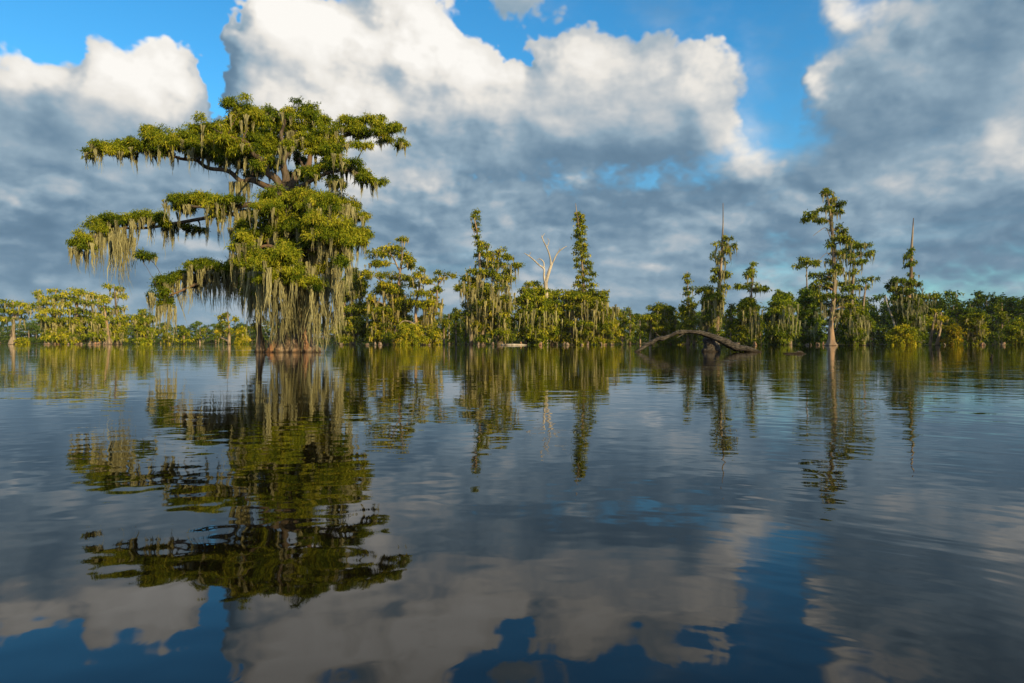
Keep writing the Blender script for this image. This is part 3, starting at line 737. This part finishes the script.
# --- low trees between spire and log
small('pale slim trunk with a small flat head right of the spire cypress base', 613, 306, 166, 7, YEL, moss=(1.6, 12))
small('small cypress with a flat cap beside the slim pale trunk', 622, 311, 205, 5, MIDG)
small('dull green flat-capped cypress behind the left end of the arched driftwood', 630, 307, 225, 6, MIDG)
small('dark bushy cypress above the left foot of the arched driftwood', 640, 315, 200, 8, DRK)
def f(t):
    t.mass([(306, 652, 670), (314, 646, 676), (328, 644, 680), (342, 646, 682)], 30, (7, 4.5), dens=1.0, moss=(1.6, 12))
cyp('broad green-gold cypress clump rising behind the left half of the arched driftwood', 662, 175, [([(660, 345), (660, 325), (661, 305)], [5, 3, 1.2]), ([(670, 345), (669, 316)], [4, 1.2]), ([(650, 345), (652, 316)], [3.5, 1.2])], tint=MIDG, base=.5, do=f)
def f(t):
    pads(t, [(687, 276, 2, 1.4), (687.5, 281, 2.4, 1.5), (688, 288, 6, 2), (687, 293, 3, 1.5), (686, 300, 6, 2.2), (689, 306, 5, 2), (684, 307, 5, 2.5), (693, 305, 5, 3)], moss=(1.5, 10))
    t.mass([(306, 682, 696), (320, 680, 697), (338, 680, 697)], 14, (5, 4), moss=(3, 14))
cyp('thin tiered cypress with sparse pagoda-like top, left of the bare-tipped spire', 688, 168, [([(688, 345), (688, 320), (688, 295), (687, 271)], [4.5, 2.4, 1.5, .5]), ([(694, 345), (694, 325), (693, 304)], [3, 2, .8])], tint=MIDG, do=f)

# --- bare-tipped spire
def f(t):
    pads(t, [(726, 238, 5, 3), (722, 243, 6, 3), (731, 245, 6, 3.5), (728, 251, 6, 3), (718, 256, 6, 3), (722, 262, 6, 3), (717, 270, 6, 3.5), (722, 276, 8, 4), (714, 278, 6, 3), (709, 287, 8, 4), (704, 292, 6, 4), (720, 288, 8, 4), (714, 296, 9, 4)], moss=(2.6, 14), dens=1.2)
    t.mass([(296, 702, 724), (310, 700, 722), (326, 700, 722), (340, 702, 720)], 22, (6, 4.5), moss=(3, 18))
    t.drape([(x_, y_, -3) for x_, y_ in ((716, 250), (718, 262), (724, 258), (722, 272), (719, 282), (723, 290), (720, 296), (715, 300), (721, 310), (712, 310), (706, 300))], 18, 2)
cyp('narrow mossy cypress with long bare pole-like tip, behind the arched driftwood', 716, 150, [([(716, 345), (717, 325), (719, 295), (721, 265), (722, 245), (723, 225), (723, 203)], [8, 5, 4, 3.2, 2.4, 1.4, .7]), ([(708, 345), (708, 318), (710, 296)], [5, 3, 1.2])], tint=MIDG, do=f)
def f(t):
    pads(t, [(753, 264, 2, 1.3), (753, 269, 4, 1.8), (754, 273, 9, 2.2), (749, 275, 5, 1.6), (754, 284, 6, 2), (742, 287, 9, 3.4), (752, 289, 9, 3.4), (761, 288, 6, 3.4)], moss=(1.6, 10), dens=1.1)
    t.mass([(302, 742, 752), (310, 738, 758), (324, 736, 760), (342, 738, 761)], 32, (7, 5), dens=1.1, moss=(1.8, 16))
    t.drape([(x_, 308 + rs.rand() * 16, rs.uniform(-9, -5)) for x_ in np.arange(746, 762, 1.6)], 22, 1)
cyp('cypress with thin two-tier umbrella top over round bright crown, beside the pole-tipped spire', 751, 156, [([(751, 345), (751, 320), (751, 300), (752, 285), (753, 262)], [6, 3.6, 2.6, 1.8, .5]), ([(760, 345), (759, 318)], [4, 1.2])], tint=(1.08, 1.06, .9), base=.53, do=f)
small('low dark shrubby cypress just right of the mossy spire trunk', 731, 303, 158, 8, MIDG, moss=(1.4, 12))
def f(t):
    t.mass([(296, 774, 786), (303, 770, 796), (316, 766, 798), (330, 766, 798), (342, 768, 799)], 34, (7, 5), moss=(2.2, 18), dens=1.1)
    t.drape([(x_, 306 + rs.rand() * 14, rs.uniform(-8, -4)) for x_ in np.arange(780, 800, 1.5)], 26, 1)
cyp('rounded cypress with pale moss curtain, second tree left of the tallest right-hand tree', 783, 165, [([(783, 345), (783, 320), (781, 298)], [5, 3, 1]), ([(790, 345), (791, 322), (792, 303)], [5, 3, 1.4])], tint=(.85, .95, .85), do=f)
t = cyp('slim pole cypress with one flat umbrella of foliage, left of the tallest right-hand tree', 807, 185, [([(807, 345), (807, 300), (806.5, 262)], [3.4, 2.0, 1.0])], tint=MIDG, do=lambda t: (pads(t, [(798, 266, 5, 1.8), (805, 263, 8, 2.6), (813, 264, 6, 1.8), (817, 262, 3, 1.4), (803, 260, 6, 1.8)], dens=1.5)))
def f(t):
    t.mass([(288, 806, 814), (296, 800, 820), (310, 797, 822), (326, 797, 822), (342, 799, 822)], 34, (7, 5), dens=1.1, moss=(1.0, 12))
    t.drape([(x_, 322 + rs.rand() * 8, -6) for x_ in np.arange(800, 820, 2)], 14, 1)
cyp('dense dark green tree just left of the tallest right-hand trunk', 809, 172, [([(808, 345), (808, 320), (809, 295)], [5, 3, 1]), ([(815, 345), (815, 322)], [3, 1])], tint=(.62, .78, .75), base=.48, do=f)

# --- tallest tree on the right
def f(t):
    pads(t, [(823, 191, 6, 2), (829, 193, 7, 2.4), (831, 199, 6, 2.6), (836, 205, 8, 4.5), (826, 209, 8, 3.5), (838, 212, 6, 3), (815, 214, 8, 3.5), (809, 219, 6, 3.5), (820, 220, 7, 3.5)], moss=(1.4, 11), dens=1.3)
    pads(t, [(843, 233, 8, 3), (839, 239, 7, 4), (846, 241, 7, 4)], moss=(2.2, 14), dens=1.3)
    pads(t, [(820, 275, 9, 3), (828, 279, 8, 3), (818, 285, 9, 3.5), (834, 287, 10, 4), (824, 295, 10, 4), (840, 297, 10, 4), (830, 304, 12, 4.5), (845, 306, 8, 4)], moss=(1.6, 14), dens=1.2)
    t.drape([(x_, 302 + rs.rand() * 10, rs.uniform(-2, 2)) for x_ in np.arange(822, 842, 1.8)], 20, 1)
    pads(t, [(836, 228, 5, 3), (830, 244, 4, 3), (838, 252, 6, 4), (829, 260, 5, 3), (840, 266, 7, 3.5), (834, 272, 6, 3), (826, 312, 6, 3), (841, 316, 6, 3)], moss=(3, 13), dens=1.2)
    t.drape([(832, 222), (833, 235), (834, 245), (834, 250), (831, 214), (834, 262), (835, 275), (833, 290), (833, 300)], 16, 3, 1.2)
    t.drape([(x_, 312 + rs.rand() * 8, rs.uniform(-1.5, -.5)) for x_ in (827, 829, 834, 837, 839)], 16, 1)
cyp('tallest tree on the right, long mossy trunk with flared pale foot and small windswept top', 831.5, 126, [([(831.5, 346), (831.5, 340), (831, 326), (833, 305), (834.5, 285), (834, 263), (833, 240), (831, 222), (829, 205), (826, 193)], [15, 8, 5.6, 4.6, 4.2, 4, 3.8, 3.0, 2.0, .8]), ([(831, 240), (826, 228), (818, 232), (813, 236)], [1, .8, .7, .4]), ([(831, 222), (824, 219), (814, 218)], [1.8, 1.3, .6]), ([(833, 262), (828, 253), (822, 257), (818, 262)], [.9, .6, .5, .2])], tint=(1.0, .96, .9), base=.45, do=f, leaf=(2.9, 1.2, 14., 4.6, 9, 1.15), flare=.8)
def f(t):
    pads(t, [(866, 244, 6, 2), (858, 244, 8, 3), (870, 252, 4, 2.4), (851, 249, 8, 4), (862, 254, 7, 3), (846, 258, 7, 4), (856, 262, 8, 3.5), (848, 272, 8, 3.5), (845, 283, 9, 3.5), (852, 288, 8, 3.5), (848, 298, 8, 4)], moss=(2.8, 18), dens=1.2)
    pads(t, [(864, 281, 6, 2.4), (871, 279, 5, 2.4), (866, 287, 6, 2.4)], moss=(1.8, 13))
    t.mass([(306, 842, 868), (318, 840, 872), (332, 842, 870), (342, 844, 868)], 24, (7, 4.5), moss=(3, 16))
    t.drape([(x_, 314 + rs.rand() * 10, rs.uniform(-7, -4)) for x_ in np.arange(850, 868, 1.6)], 22, 1)
cyp('moss-laden cypress with stacked tiers touching the right side of the tallest right-hand tree', 856, 136, [([(852, 346), (852, 325), (852, 300), (853, 275), (854, 248)], [7, 4, 3.2, 2.6, 1]), ([(862, 346), (862, 318), (864, 300), (866, 284)], [7, 3.4, 2.4, 1])], tint=(.88, .92, .85), base=.45, do=f)

# --- right spire with a broken bare top
def f(t):
    pads(t, [(908, 256, 5, 3), (913, 262, 4, 2.6), (907, 265, 4, 3), (911, 250, 3, 2)], moss=(3, 9), dens=1.3)
    pads(t, [(893, 288, 6, 4), (915, 284, 7, 4), (896, 294, 8, 4), (912, 300, 9, 4)], moss=(3, 13), dens=1.2)
    pads(t, [(913, 275, 6, 2.4), (897, 281, 7, 4), (906, 281, 8, 4), (902, 290, 9, 5), (910, 292, 6, 4), (899, 299, 9, 4), (926, 297, 10, 2.6), (935, 295, 5, 2), (918, 301, 10, 4), (905, 308, 12, 5)], moss=(2.6, 14), dens=1.2)
    t.mass([(302, 896, 926), (315, 894, 926), (330, 896, 926), (342, 898, 926)], 28, (7, 5), moss=(3, 16))
    t.drape([(x_, 288 + rs.rand() * 30, rs.uniform(-6, -3)) for x_ in np.arange(899, 930, 1.7)], 18, 1)
cyp('cypress with thick broken bare pole top above dark mossy foliage, on the right', 908, 150, [([(908, 345), (908, 325), (909, 300), (911, 275), (911.5, 250), (912.5, 235), (913.5, 218)], [8, 5, 4, 3.4, 2.8, 2.0, .8]), ([(918, 345), (919, 318), (924, 300)], [4, 2.4, 1])], tint=(.8, .86, .85), base=.45, do=f)
t = Tree('dead_snag', 'thin leaning dead pole with no leaves, left of the broken-topped cypress', 'dead tree', 895, 149)
t.stem([(897, 345), (894.5, 325), (890, 312), (887, 303), (885.7, 295)], [2.4, 2.2, 1.8, 1.2, .4]); t.done(DEADWOOD)
def bush(label, px, top, w, d, tint, base=.58, moss=None, name='shrub'):
    def f(t): t.mass([(top + 2, px - w * .55, px + w * .55), (top + 8, px - w, px + w), (344, px - w, px + w)], int(w * 1.2) + 4, (w * .5, 4), dens=1.15, moss=moss)
    cyp(label, px, d, [([(px - 2, 345), (px - 3, top + 6)], [2, .8]), ([(px + 2, 345), (px + 3, top + 5)], [1.8, .8])], name=name, cat='shrub', tint=tint, base=base, do=f, flare=0)
bush('golden green spreading bush under the leaning dead pole', 903, 327, 13, 143, YEL, .6)
def f(t):
    pads(t, [(938, 313, 8, 4), (944, 318, 8, 4), (932, 318, 7, 4), (940, 325, 8, 4)], moss=(3, 12))
cyp('pale leaning trunk with a rounded leafy head, right of the broken-topped cypress', 938, 152, [([(937, 345), (939, 335), (941, 324), (941, 312)], [4.5, 2.6, 2.2, 1]), ([(930, 345), (933, 325), (936, 313)], [3.6, 2.4, 1])], tint=YEL, do=f)
bush('rust-orange bush low at the water on the right', 953, 322, 9, 148, RUST, .55)
def f(t): t.mass([(316, 966, 982), (324, 961, 985), (334, 966, 984), (341, 968, 982)], 18, (6, 4), moss=(2.4, 14), dens=1.1)
cyp('small yellow-green cypress with several thin pale stems, right of the rust-orange bush', 973, 150, [([(970, 345), (971, 318)], [3.4, 1.4]), ([(976, 345), (977, 320)], [3.8, 1.4])], tint=(1.1, 1.0, .8), do=f)
bush('yellow-green bush at the extreme right edge of the shore', 1017, 318, 11, 152, (1.1, 1.05, .8), .5, (1.5, 10))
small('slim cypress with sparse dull crown in front of the dark right-hand forest', 1002, 303, 178, 8, DRK, moss=(2, 12))

# --- flat-topped group at the far left
def flat(label, px, top, d, tiers, stems, tint=(1.2, 1.15, .95), moss=(2.6, 14), extra=0):
    def f(t):
        pads(t, tiers, moss=moss, dens=1.15)
        if extra: t.mass([(318, px - extra, px + extra), (342, px - extra, px + extra)], int(extra * 1.3), (6, 3.4), moss=(3.2, 14), dens=.9)
    cyp(label, px, d, stems, tint=tint, base=.56, do=f, flare=1.1)
flat('flat-topped cypress at the far left edge with stout flared trunk', 13, 301, 205, [(13, 303, 14, 2.4), (2, 305, 10, 2.2), (22, 305, 9, 2), (6, 311, 12, 2.6), (20, 311, 10, 2.6), (12, 318, 13, 2.6), (-4, 316, 9, 3)], [([(13, 345), (13, 336), (13.5, 320), (13, 302)], [11, 4.6, 3, 1]), ([(14, 320), (20, 308)], [2, .8])])
bush('low green bush right of the far-left stout trunk', 22, 337, 5, 203, GRN)
flat('wide tiered cypress with a branch reaching left, second tree from the far left', 55, 290, 206, [(57, 291, 7, 2.2), (38, 293, 5, 2), (45, 297, 8, 2.2), (55, 297, 9, 3), (50, 304, 10, 3), (38, 309, 9, 2.6), (62, 303, 8, 3), (56, 312, 12, 3.4), (44, 318, 8, 3), (60, 320, 9, 3)], [([(56, 345), (55, 325), (54, 305), (56, 291)], [8, 4, 2.6, .8]), ([(54, 318), (46, 308), (38, 309)], [2, 1.5, .6])], extra=12)
flat('airy layered cypress in the middle of the far-left group, highest rounded top', 77, 289, 208, [(77, 291, 8, 2.2), (70, 294, 7, 2.2), (84, 294, 6, 2.2), (74, 300, 10, 2.8), (86, 303, 8, 2.6), (80, 309, 10, 3), (70, 312, 8, 3), (84, 317, 10, 3)], [([(78, 345), (77, 325), (77, 305), (77, 290)], [8, 4, 2.6, .8])], extra=11)
flat('sloping-topped cypress with pale leaning trunk in the far-left group', 98, 293, 204, [(90, 294, 6, 2), (98, 297, 9, 2.6), (105, 300, 6, 2.6), (94, 303, 8, 2.4), (103, 308, 8, 2.6), (97, 314, 9, 3), (107, 317, 7, 3)], [([(108, 345), (107.5, 335), (106, 318), (103, 302)], [9, 4, 2.8, 1]), ([(91, 345), (92, 320), (93, 302)], [5, 2.6, 1])], extra=10)
flat('taller open-topped cypress seen under the moss tip of the left hanging branch', 117, 284, 210, [(108, 286, 5, 1.8), (119, 288, 4, 1.6), (114, 295, 6, 2), (123, 296, 4, 1.6), (119, 308, 6, 2), (112, 313, 7, 2.4), (124, 316, 7, 2.4)], [([(118, 345), (117, 320), (115.5, 300), (114, 285)], [8, 3, 2, .8])], extra=7)
flat('flat-topped cypress with bare pale trunk, right end of the far-left group', 144, 312, 212, [(143, 311, 3, 1.4), (136, 317, 6, 2), (147, 315, 6, 1.8), (152, 318, 5, 2), (132, 323, 6, 2.2), (142, 325, 7, 2.4)], [([(147, 345), (146.5, 330), (144, 311)], [5.4, 2.6, 1]), ([(146, 328), (138, 318)], [1.4, .6])], extra=9)
small('short drooping cypress below the lower left branch of the largest tree', 167, 324, 220, 8, YEL, moss=(2, 8), yb=344.4)
small('small green cypress under the dangling moss of the lower left branch', 184, 325, 224, 6, GRN, yb=344.4)
small('low cypress beneath the longest dark moss, left of the lone yellow-green one', 200, 328, 300, 7, MIDG, yb=344.)
def f(t): pads(t, [(227, 314, 4, 2), (221, 318, 5, 2), (234, 319, 4, 2), (226, 323, 7, 2.6), (220, 330, 5, 4), (230, 331, 6, 3), (218, 337, 3, 3)], moss=(1.4, 9))
cyp('lone slender yellow-green cypress between the dangling moss and the largest trunk', 228, 218, [([(229, 345), (229, 328), (227, 311)], [4, 2.4, .8])], tint=YEL, do=f)
bush('round yellow-green tree close left of the slim orange trunk', 242, 327, 6, 217, YEL, .6, (1.4, 8), 'small_cypress')
# ------------------------------------------------------------------ far shore and its woods
def shore(name, rows, m):
    """rows: list of polylines of (x, y, z) from the waterline inland"""
    b = MB(); n = len(rows[0]); V = np.concatenate([np.array(r) for r in rows]); q = []
    for i in range(len(rows) - 1):
        for j in range(n - 1): q.append([i * n + j, i * n + j + 1, (i + 1) * n + j + 1, (i + 1) * n + j])
    b.add(V, q); o = b.build(name, m, None, True); tag(o, kind='structure'); return o
def mat_ground():
    m, h, out = material('swamp_ground')
    geo = h.n('ShaderNodeNewGeometry')
    s = h.noise(geo.outputs['Position'], .35, 5, .6)
    c = h.mix(h.rng(s, .4, .62), rgb(.05, .045, .025), rgb(.075, .085, .03))
    p = h.n('ShaderNodeBsdfDiffuse'); h.put(p.inputs[0], c); m.node_tree.links.new(p.outputs[0], out.inputs[0]); return m
GROUND = mat_ground()
def front(x):                                  # distance of the wooded shore at bearing x/y
    b = x
    return float(np.interp(b, [-1.2, -.45, -.36, -.15, .1, .3, .48, .62, .8, 1.2], [430, 430, 430, 330, 290, 270, 236, 215, 200, 190]))
bs = np.linspace(-1.25, 1.25, 90)
rows = []
for add, z in ((-2, -.3), (0, .12), (14, .5), (60, 1.4), (300, 3.0), (1500, 6.0)):
    rows.append([(b * (front(b) + add), front(b) + add + (rs.rand() * 3 if add in (0, 14) else 0), z + rs.rand() * .1) for b in bs])
g_ = shore('far_shore', rows, GROUND)

# six kinds of distant tree, each copied along the shore
def far_proto(kind, label, H):
    t = Tree('woodland_tree', label, 'tree', 512, 100.0, None, (1, 1, 1), .42, .8)
    u = t.u; px0 = 512.0
    y0 = HZ + CAM_H / u
    def Y(z): return y0 - z / u
    t.leaf = (.62 / u, .34 / u, 6.0 / u ** 2 * .35, 1.3 / u ** 2, 7, .34 / u); t.mr, t.mw, t.ms = .25 / u, .22 / u, 3
    w = .5 / u
    t.stem([(px0, Y(-.3)), (px0 + rs.randn() * .2 / u, Y(H * .5)), (px0 + rs.randn() * .3 / u, Y(H))], [w * 1.5, w * .8, w * .2], sides=6, flare=.8)
    zz = H * .98
    def P(x, z, rx, rz, **k): t.pad(px0 + x / u, Y(z), rx / u, rz / u, **k)
    if kind == 'flat':
        for z, r in ((H, 2.6), (H * .9, 3.4), (H * .76, 3.0), (H * .6, 2.4)):
            for _ in range(3): P(rs.uniform(-r, r) * .7, z + rs.randn() * .25, r * .55, .75, moss=(1.0, 1.6 / u))
    elif kind == 'round':
        for _ in range(15):
            a = rs.rand() * 2 * pi; r = rs.rand() ** .6
            P(np.cos(a) * r * 2.7, H * .68 + np.sin(a) * r * H * .28, 1.7, 1.1, moss=(.4, 1.4 / u))
    elif kind == 'spire':
        z = H
        while z > H * .25:
            r = .7 + (H - z) / H * 3.2
            P(rs.randn() * .4, z, r * rs.uniform(.7, 1.1), .6, moss=(.6, 1.4 / u)); z -= rs.uniform(.7, 1.2)
    else:
        for z, x in ((H, .3), (H * .93, -1.4), (H * .88, 1.6), (H * .78, -.4), (H * .66, 1.5), (H * .6, -1.7)):
            P(x, z, 2.0, 1.0, moss=(.8, 1.8 / u))
    for _ in range(7): P(rs.uniform(-2.2, 2.2), H * rs.uniform(.08, .5), 1.9, 1.3, moss=(.6, 1.4 / u))
    t.done(); return t.root
def copy_tree(o, loc, rot, sc, label, group, tint):
    c = o.copy(); col.objects.link(c); c.location = loc; c.rotation_euler = (0, 0, rot); c.scale = sc
    c['label'] = label; c['group'] = group
    for ch in o.children:
        k = ch.copy(); col.objects.link(k); k.parent = c
        if not k.name.startswith('trunk'): k.color = (*tint, 1)
    return c
PRO = [far_proto(k, 'x', H) for k, H in (('flat', 12.5), ('round', 11.0), ('spire', 13.0), ('open', 12.5), ('round', 9.5), ('open', 11.0), ('flat', 10.5))]
ZONE = [  # bearing from, to, rows, height factor, tint, label
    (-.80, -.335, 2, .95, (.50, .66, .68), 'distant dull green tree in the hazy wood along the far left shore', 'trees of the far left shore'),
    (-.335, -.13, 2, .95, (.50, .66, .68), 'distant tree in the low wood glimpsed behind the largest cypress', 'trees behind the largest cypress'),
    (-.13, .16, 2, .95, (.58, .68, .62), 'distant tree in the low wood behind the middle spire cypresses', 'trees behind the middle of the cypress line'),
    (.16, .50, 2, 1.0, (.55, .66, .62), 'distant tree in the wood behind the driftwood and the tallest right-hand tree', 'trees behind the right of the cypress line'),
    (.50, .82, 3, 1.12, (.46, .58, .54), 'tree tinted dark for cloud shadow in the tall forest closing the right shore', 'trees of the dark right-hand forest'),  # darker tint paints the cloud shadow over this forest into its foliage colour
]
first = set()
for (b0, b1, nr, hf, tint, lab, grp) in ZONE:
    for r_ in range(nr):
        b = b0 + rs.rand() * .01
        while b < b1:
            y_ = front(b) + 3 + r_ * 11 + rs.rand() * 6
            k = rs.randint(len(PRO)); s_ = hf * rs.uniform(.80, 1.14) * (1.0 + .05 * r_)
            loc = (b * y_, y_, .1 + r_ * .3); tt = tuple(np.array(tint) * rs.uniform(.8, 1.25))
            if k not in first:
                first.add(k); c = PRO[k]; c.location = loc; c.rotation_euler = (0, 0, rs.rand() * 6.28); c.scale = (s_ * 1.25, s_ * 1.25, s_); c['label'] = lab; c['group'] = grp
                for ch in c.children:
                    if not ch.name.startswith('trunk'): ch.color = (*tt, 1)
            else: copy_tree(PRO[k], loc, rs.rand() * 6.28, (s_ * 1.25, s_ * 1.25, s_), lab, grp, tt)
            b += rs.uniform(4.2, 7.5) / y_ * (.95 if y_ > 320 else 1)
# thicket at the water's edge of the far shore
mb = MB(); N = 9000
bb = rs.uniform(-.85, .85, N); yy = np.array([front(b) for b in bb]) + rs.rand(N) * 30 - .5
C_ = np.stack([bb * yy, yy, rs.rand(N) ** 1.5 * 3.6 + .1], 1)
leaves(mb, C_, norm(rs.randn(N, 3)), .8, .45, 7, .5, .4, .38 + rs.randn(N) * .15)
o = mb.build('undergrowth', LEAF); o.color = (.5, .6, .55, 1); tag(o, 'dark low thicket along the far shore between the tree trunks', 'undergrowth', kind='stuff')

# ------------------------------------------------------------------ knees and stubs standing in the water at the feet of the cypress line
def mk_knee(px, d, h_, r0, label, group):
    t = Tree('cypress_knee', label, 'cypress knee', px, d, group)
    o = np.array(t.root['_o'])
    pts = np.array([[0, 0, -.3], [rs.randn() * .05, 0, h_ * .35], [rs.randn() * .1, 0, h_ * .8], [rs.randn() * .1, 0, h_]]) + o
    m = MB(); tube(m, spline(pts, 8), np.interp(np.linspace(0, 1, 8), [0, .3, .8, 1], [r0 * 1.5, r0, r0 * .55, r0 * .2]), 10, (np.full(8, .25), 5, rs.rand() * 6), .08)
    bpy.data.objects.remove(t.root)
    ob = m.build('cypress_knee', BARK); ob.data.transform(__import__('mathutils').Matrix.Translation([-c for c in o])); ob.location = o
    tag(ob, label, 'cypress knee', group)
for a, b, n, lab, grp in ((336, 442, 9, 'reddish root stub at the waterline below the trees just right of the largest cypress', 'root stubs right of the largest cypress'),
                          (470, 618, 15, 'reddish stub of cypress root at the waterline below the spire cypresses', 'root stubs below the spire cypresses'),
                          (735, 870, 13, 'reddish stub of cypress root at the waterline around the tallest right-hand tree', 'root stubs below the right-hand trees'),
                          (915, 1020, 8, 'reddish stub of cypress root at the waterline on the far right', 'root stubs on the far right')):
    for _ in range(n): mk_knee(rs.uniform(a, b), rs.uniform(142, 156), rs.uniform(.15, .8), rs.uniform(.10, .38), lab, grp)
for _ in range(10): mk_knee(rs.uniform(40, 112), rs.uniform(194, 201), rs.uniform(.3, .8), rs.uniform(.25, .6), 'pale root stub at the waterline of the far-left cypress group', 'root stubs of the far-left group')
m = MB(); tube(m, spline([at(501, HZ, 150) * [1, 1, 0] + [0, 0, .1], at(512, HZ, 149) * [1, 1, 0] + [0, 0, .14], at(527, HZ, 150) * [1, 1, 0] + [0, 0, .1]], 10), [.1, .15, .18, .2, .2, .2, .18, .16, .12, .05], 8, None, .06)
tag(m.build('fallen_log', DEADWOOD, None, True), 'pale fallen log lying at the waterline between the two spire cypresses', 'log')

# ------------------------------------------------------------------ arched driftwood and its stump
D_L = 43.0
def driftwood():
    root = empty('driftwood_log', (at(700, HZ, D_L)[0], D_L, 0), 'dark arched driftwood log bridging over the water with both ends submerged', 'driftwood')
    m = MB()
    pts = [(633, 353, -.3), (640, 349.5, -.2), (650, 343, 0), (661, 338.5, 0), (673, 334.5, 0), (684, 331.5, 0), (694, 331.6, 0), (706, 334.5, 0), (718, 339, -.1), (729, 343.8, -.2), (741, 348, -.3), (752, 351, -.4), (764, 353, -.5)]
    w = [2.2, 3.4, 4.0, 4.3, 4.0, 3.9, 4.2, 5.0, 5.8, 7.6, 8.0, 4.6, 1.4]
    P = spline([at(p[0], p[1], D_L + p[2]) for p in pts], 90)
    kn = np.interp(np.arange(90), np.arange(0, 96, 4), rs.randn(24)); P[:, 2] += .035 * kn; P[:, 1] += .05 * np.roll(kn, 7)
    W = np.interp(np.linspace(0, 12, 90), range(13), w) * D_L / F * .5
    W *= 1 + .10 * np.roll(kn, 3) + .04 * rs.randn(90)
    tube(m, P, W, 18, (np.full(90, .26), 5, 1.1), .05)
    m.build('trunk', DRIFT, root, True)
    for a, b, c in (((661, 338), (657, 334.5), (655, 331.5)), ((733, 344), (738, 342.5), (741, 342)), ((684, 333), (680, 336), (676, 338)), ((648, 344), (644, 343), (641, 343.6))):
        k = MB(); tube(k, spline([at(*a, D_L), at(*b, D_L - .1), at(*c, D_L - .2)], 6), np.array([1.6, 1.4, 1.1, .9, .7, .3]) * .5 * D_L / F, 7, None, .08)
        k.build('branch_stub', DRIFT, root, True)
driftwood()
m = MB(); o = at(710, HZ, 43.6)
for (dx, top, r0, r1) in ((-.05, .95, .42, .36), (.34, .42, .34, .22), (-.30, .26, .26, .14)):
    n_ = 14; zs = np.linspace(-.4, top, n_); P = np.stack([o[0] + dx + .05 * np.sin(zs * 5), np.full(n_, 43.6) + dx * .3, zs], 1)
    tube(m, P, np.interp(zs, [-.4, .1, top * .9, top], [r0 * 1.25, r0, r1, r1 * .6]), 18, (np.full(n_, .22), 7, dx * 9), .05)
st = m.build('tree_stump', DRIFT, None, True); tag(st, 'black waterlogged stump standing under the middle of the arched driftwood', 'stump')
# floating bits
def floater(name, pts, w, d, label, cat, extra=None):
    m = MB(); P = spline([at(p[0], p[1], d) for p in pts], 14)
    tube(m, P, np.interp(np.linspace(0, len(w) - 1, 14), range(len(w)), w) * .5 * d / F, 10, (np.full(14, .2), 3, 1.), .08)
    ob = m.build(name, DRIFT, None, True); tag(ob, label, cat); return ob
m = MB()
for pts, w in (([(783, 353.2), (790, 353.5), (797, 353.4), (806, 353.8)], [.8, 1.8, 2.2, .8]), ([(795.5, 353), (798, 352.3), (801, 352.2), (803.5, 353)], [.8, 2.8, 2.6, .6])):
    tube(m, spline([at(p[0], p[1], 35.5) for p in pts], 14), np.interp(np.linspace(0, 3, 14), range(4), w) * .5 * 35.5 / F, 10, (np.full(14, .2), 3, 1.), .08)
tag(m.build('floating_branch', DRIFT, None, True), 'dark knobbly branch floating low on the water right of the arched driftwood', 'branch')
ob = floater('broken_stick', [(991.5, 361), (991.5, 358), (992.3, 355.6), (990.6, 354.2)], [1.6, 2.2, 1.6, .7], 24.0, 'short dark stub poking straight up from the water near the right edge', 'stick')

# ------------------------------------------------------------------ thin morning haze over the whole lake
def haze():
    m, h, out = material('haze_air')
    v = h.n('ShaderNodeVolumePrincipled'); v.inputs['Color'].default_value = rgb(.80, .88, 1.0)
    v.inputs['Density'].default_value = HAZE; v.inputs['Anisotropy'].default_value = .1
    m.node_tree.links.new(v.outputs[0], out.inputs['Volume'])
    x0, x1, y0_, y1, z0, z1 = -4200, 4200, -250, 4300, -1.5, 40
    V = [(x, y, z) for z in (z0, z1) for y in (y0_, y1) for x in (x0, x1)]
    b = MB(); b.add(V, [[0, 2, 3, 1], [4, 5, 7, 6], [0, 1, 5, 4], [2, 6, 7, 3], [0, 4, 6, 2], [1, 3, 7, 5]])
    tag(b.build('haze', m), 'thin bluish haze lying over the lake', kind='stuff')
HAZE = .00006
haze()
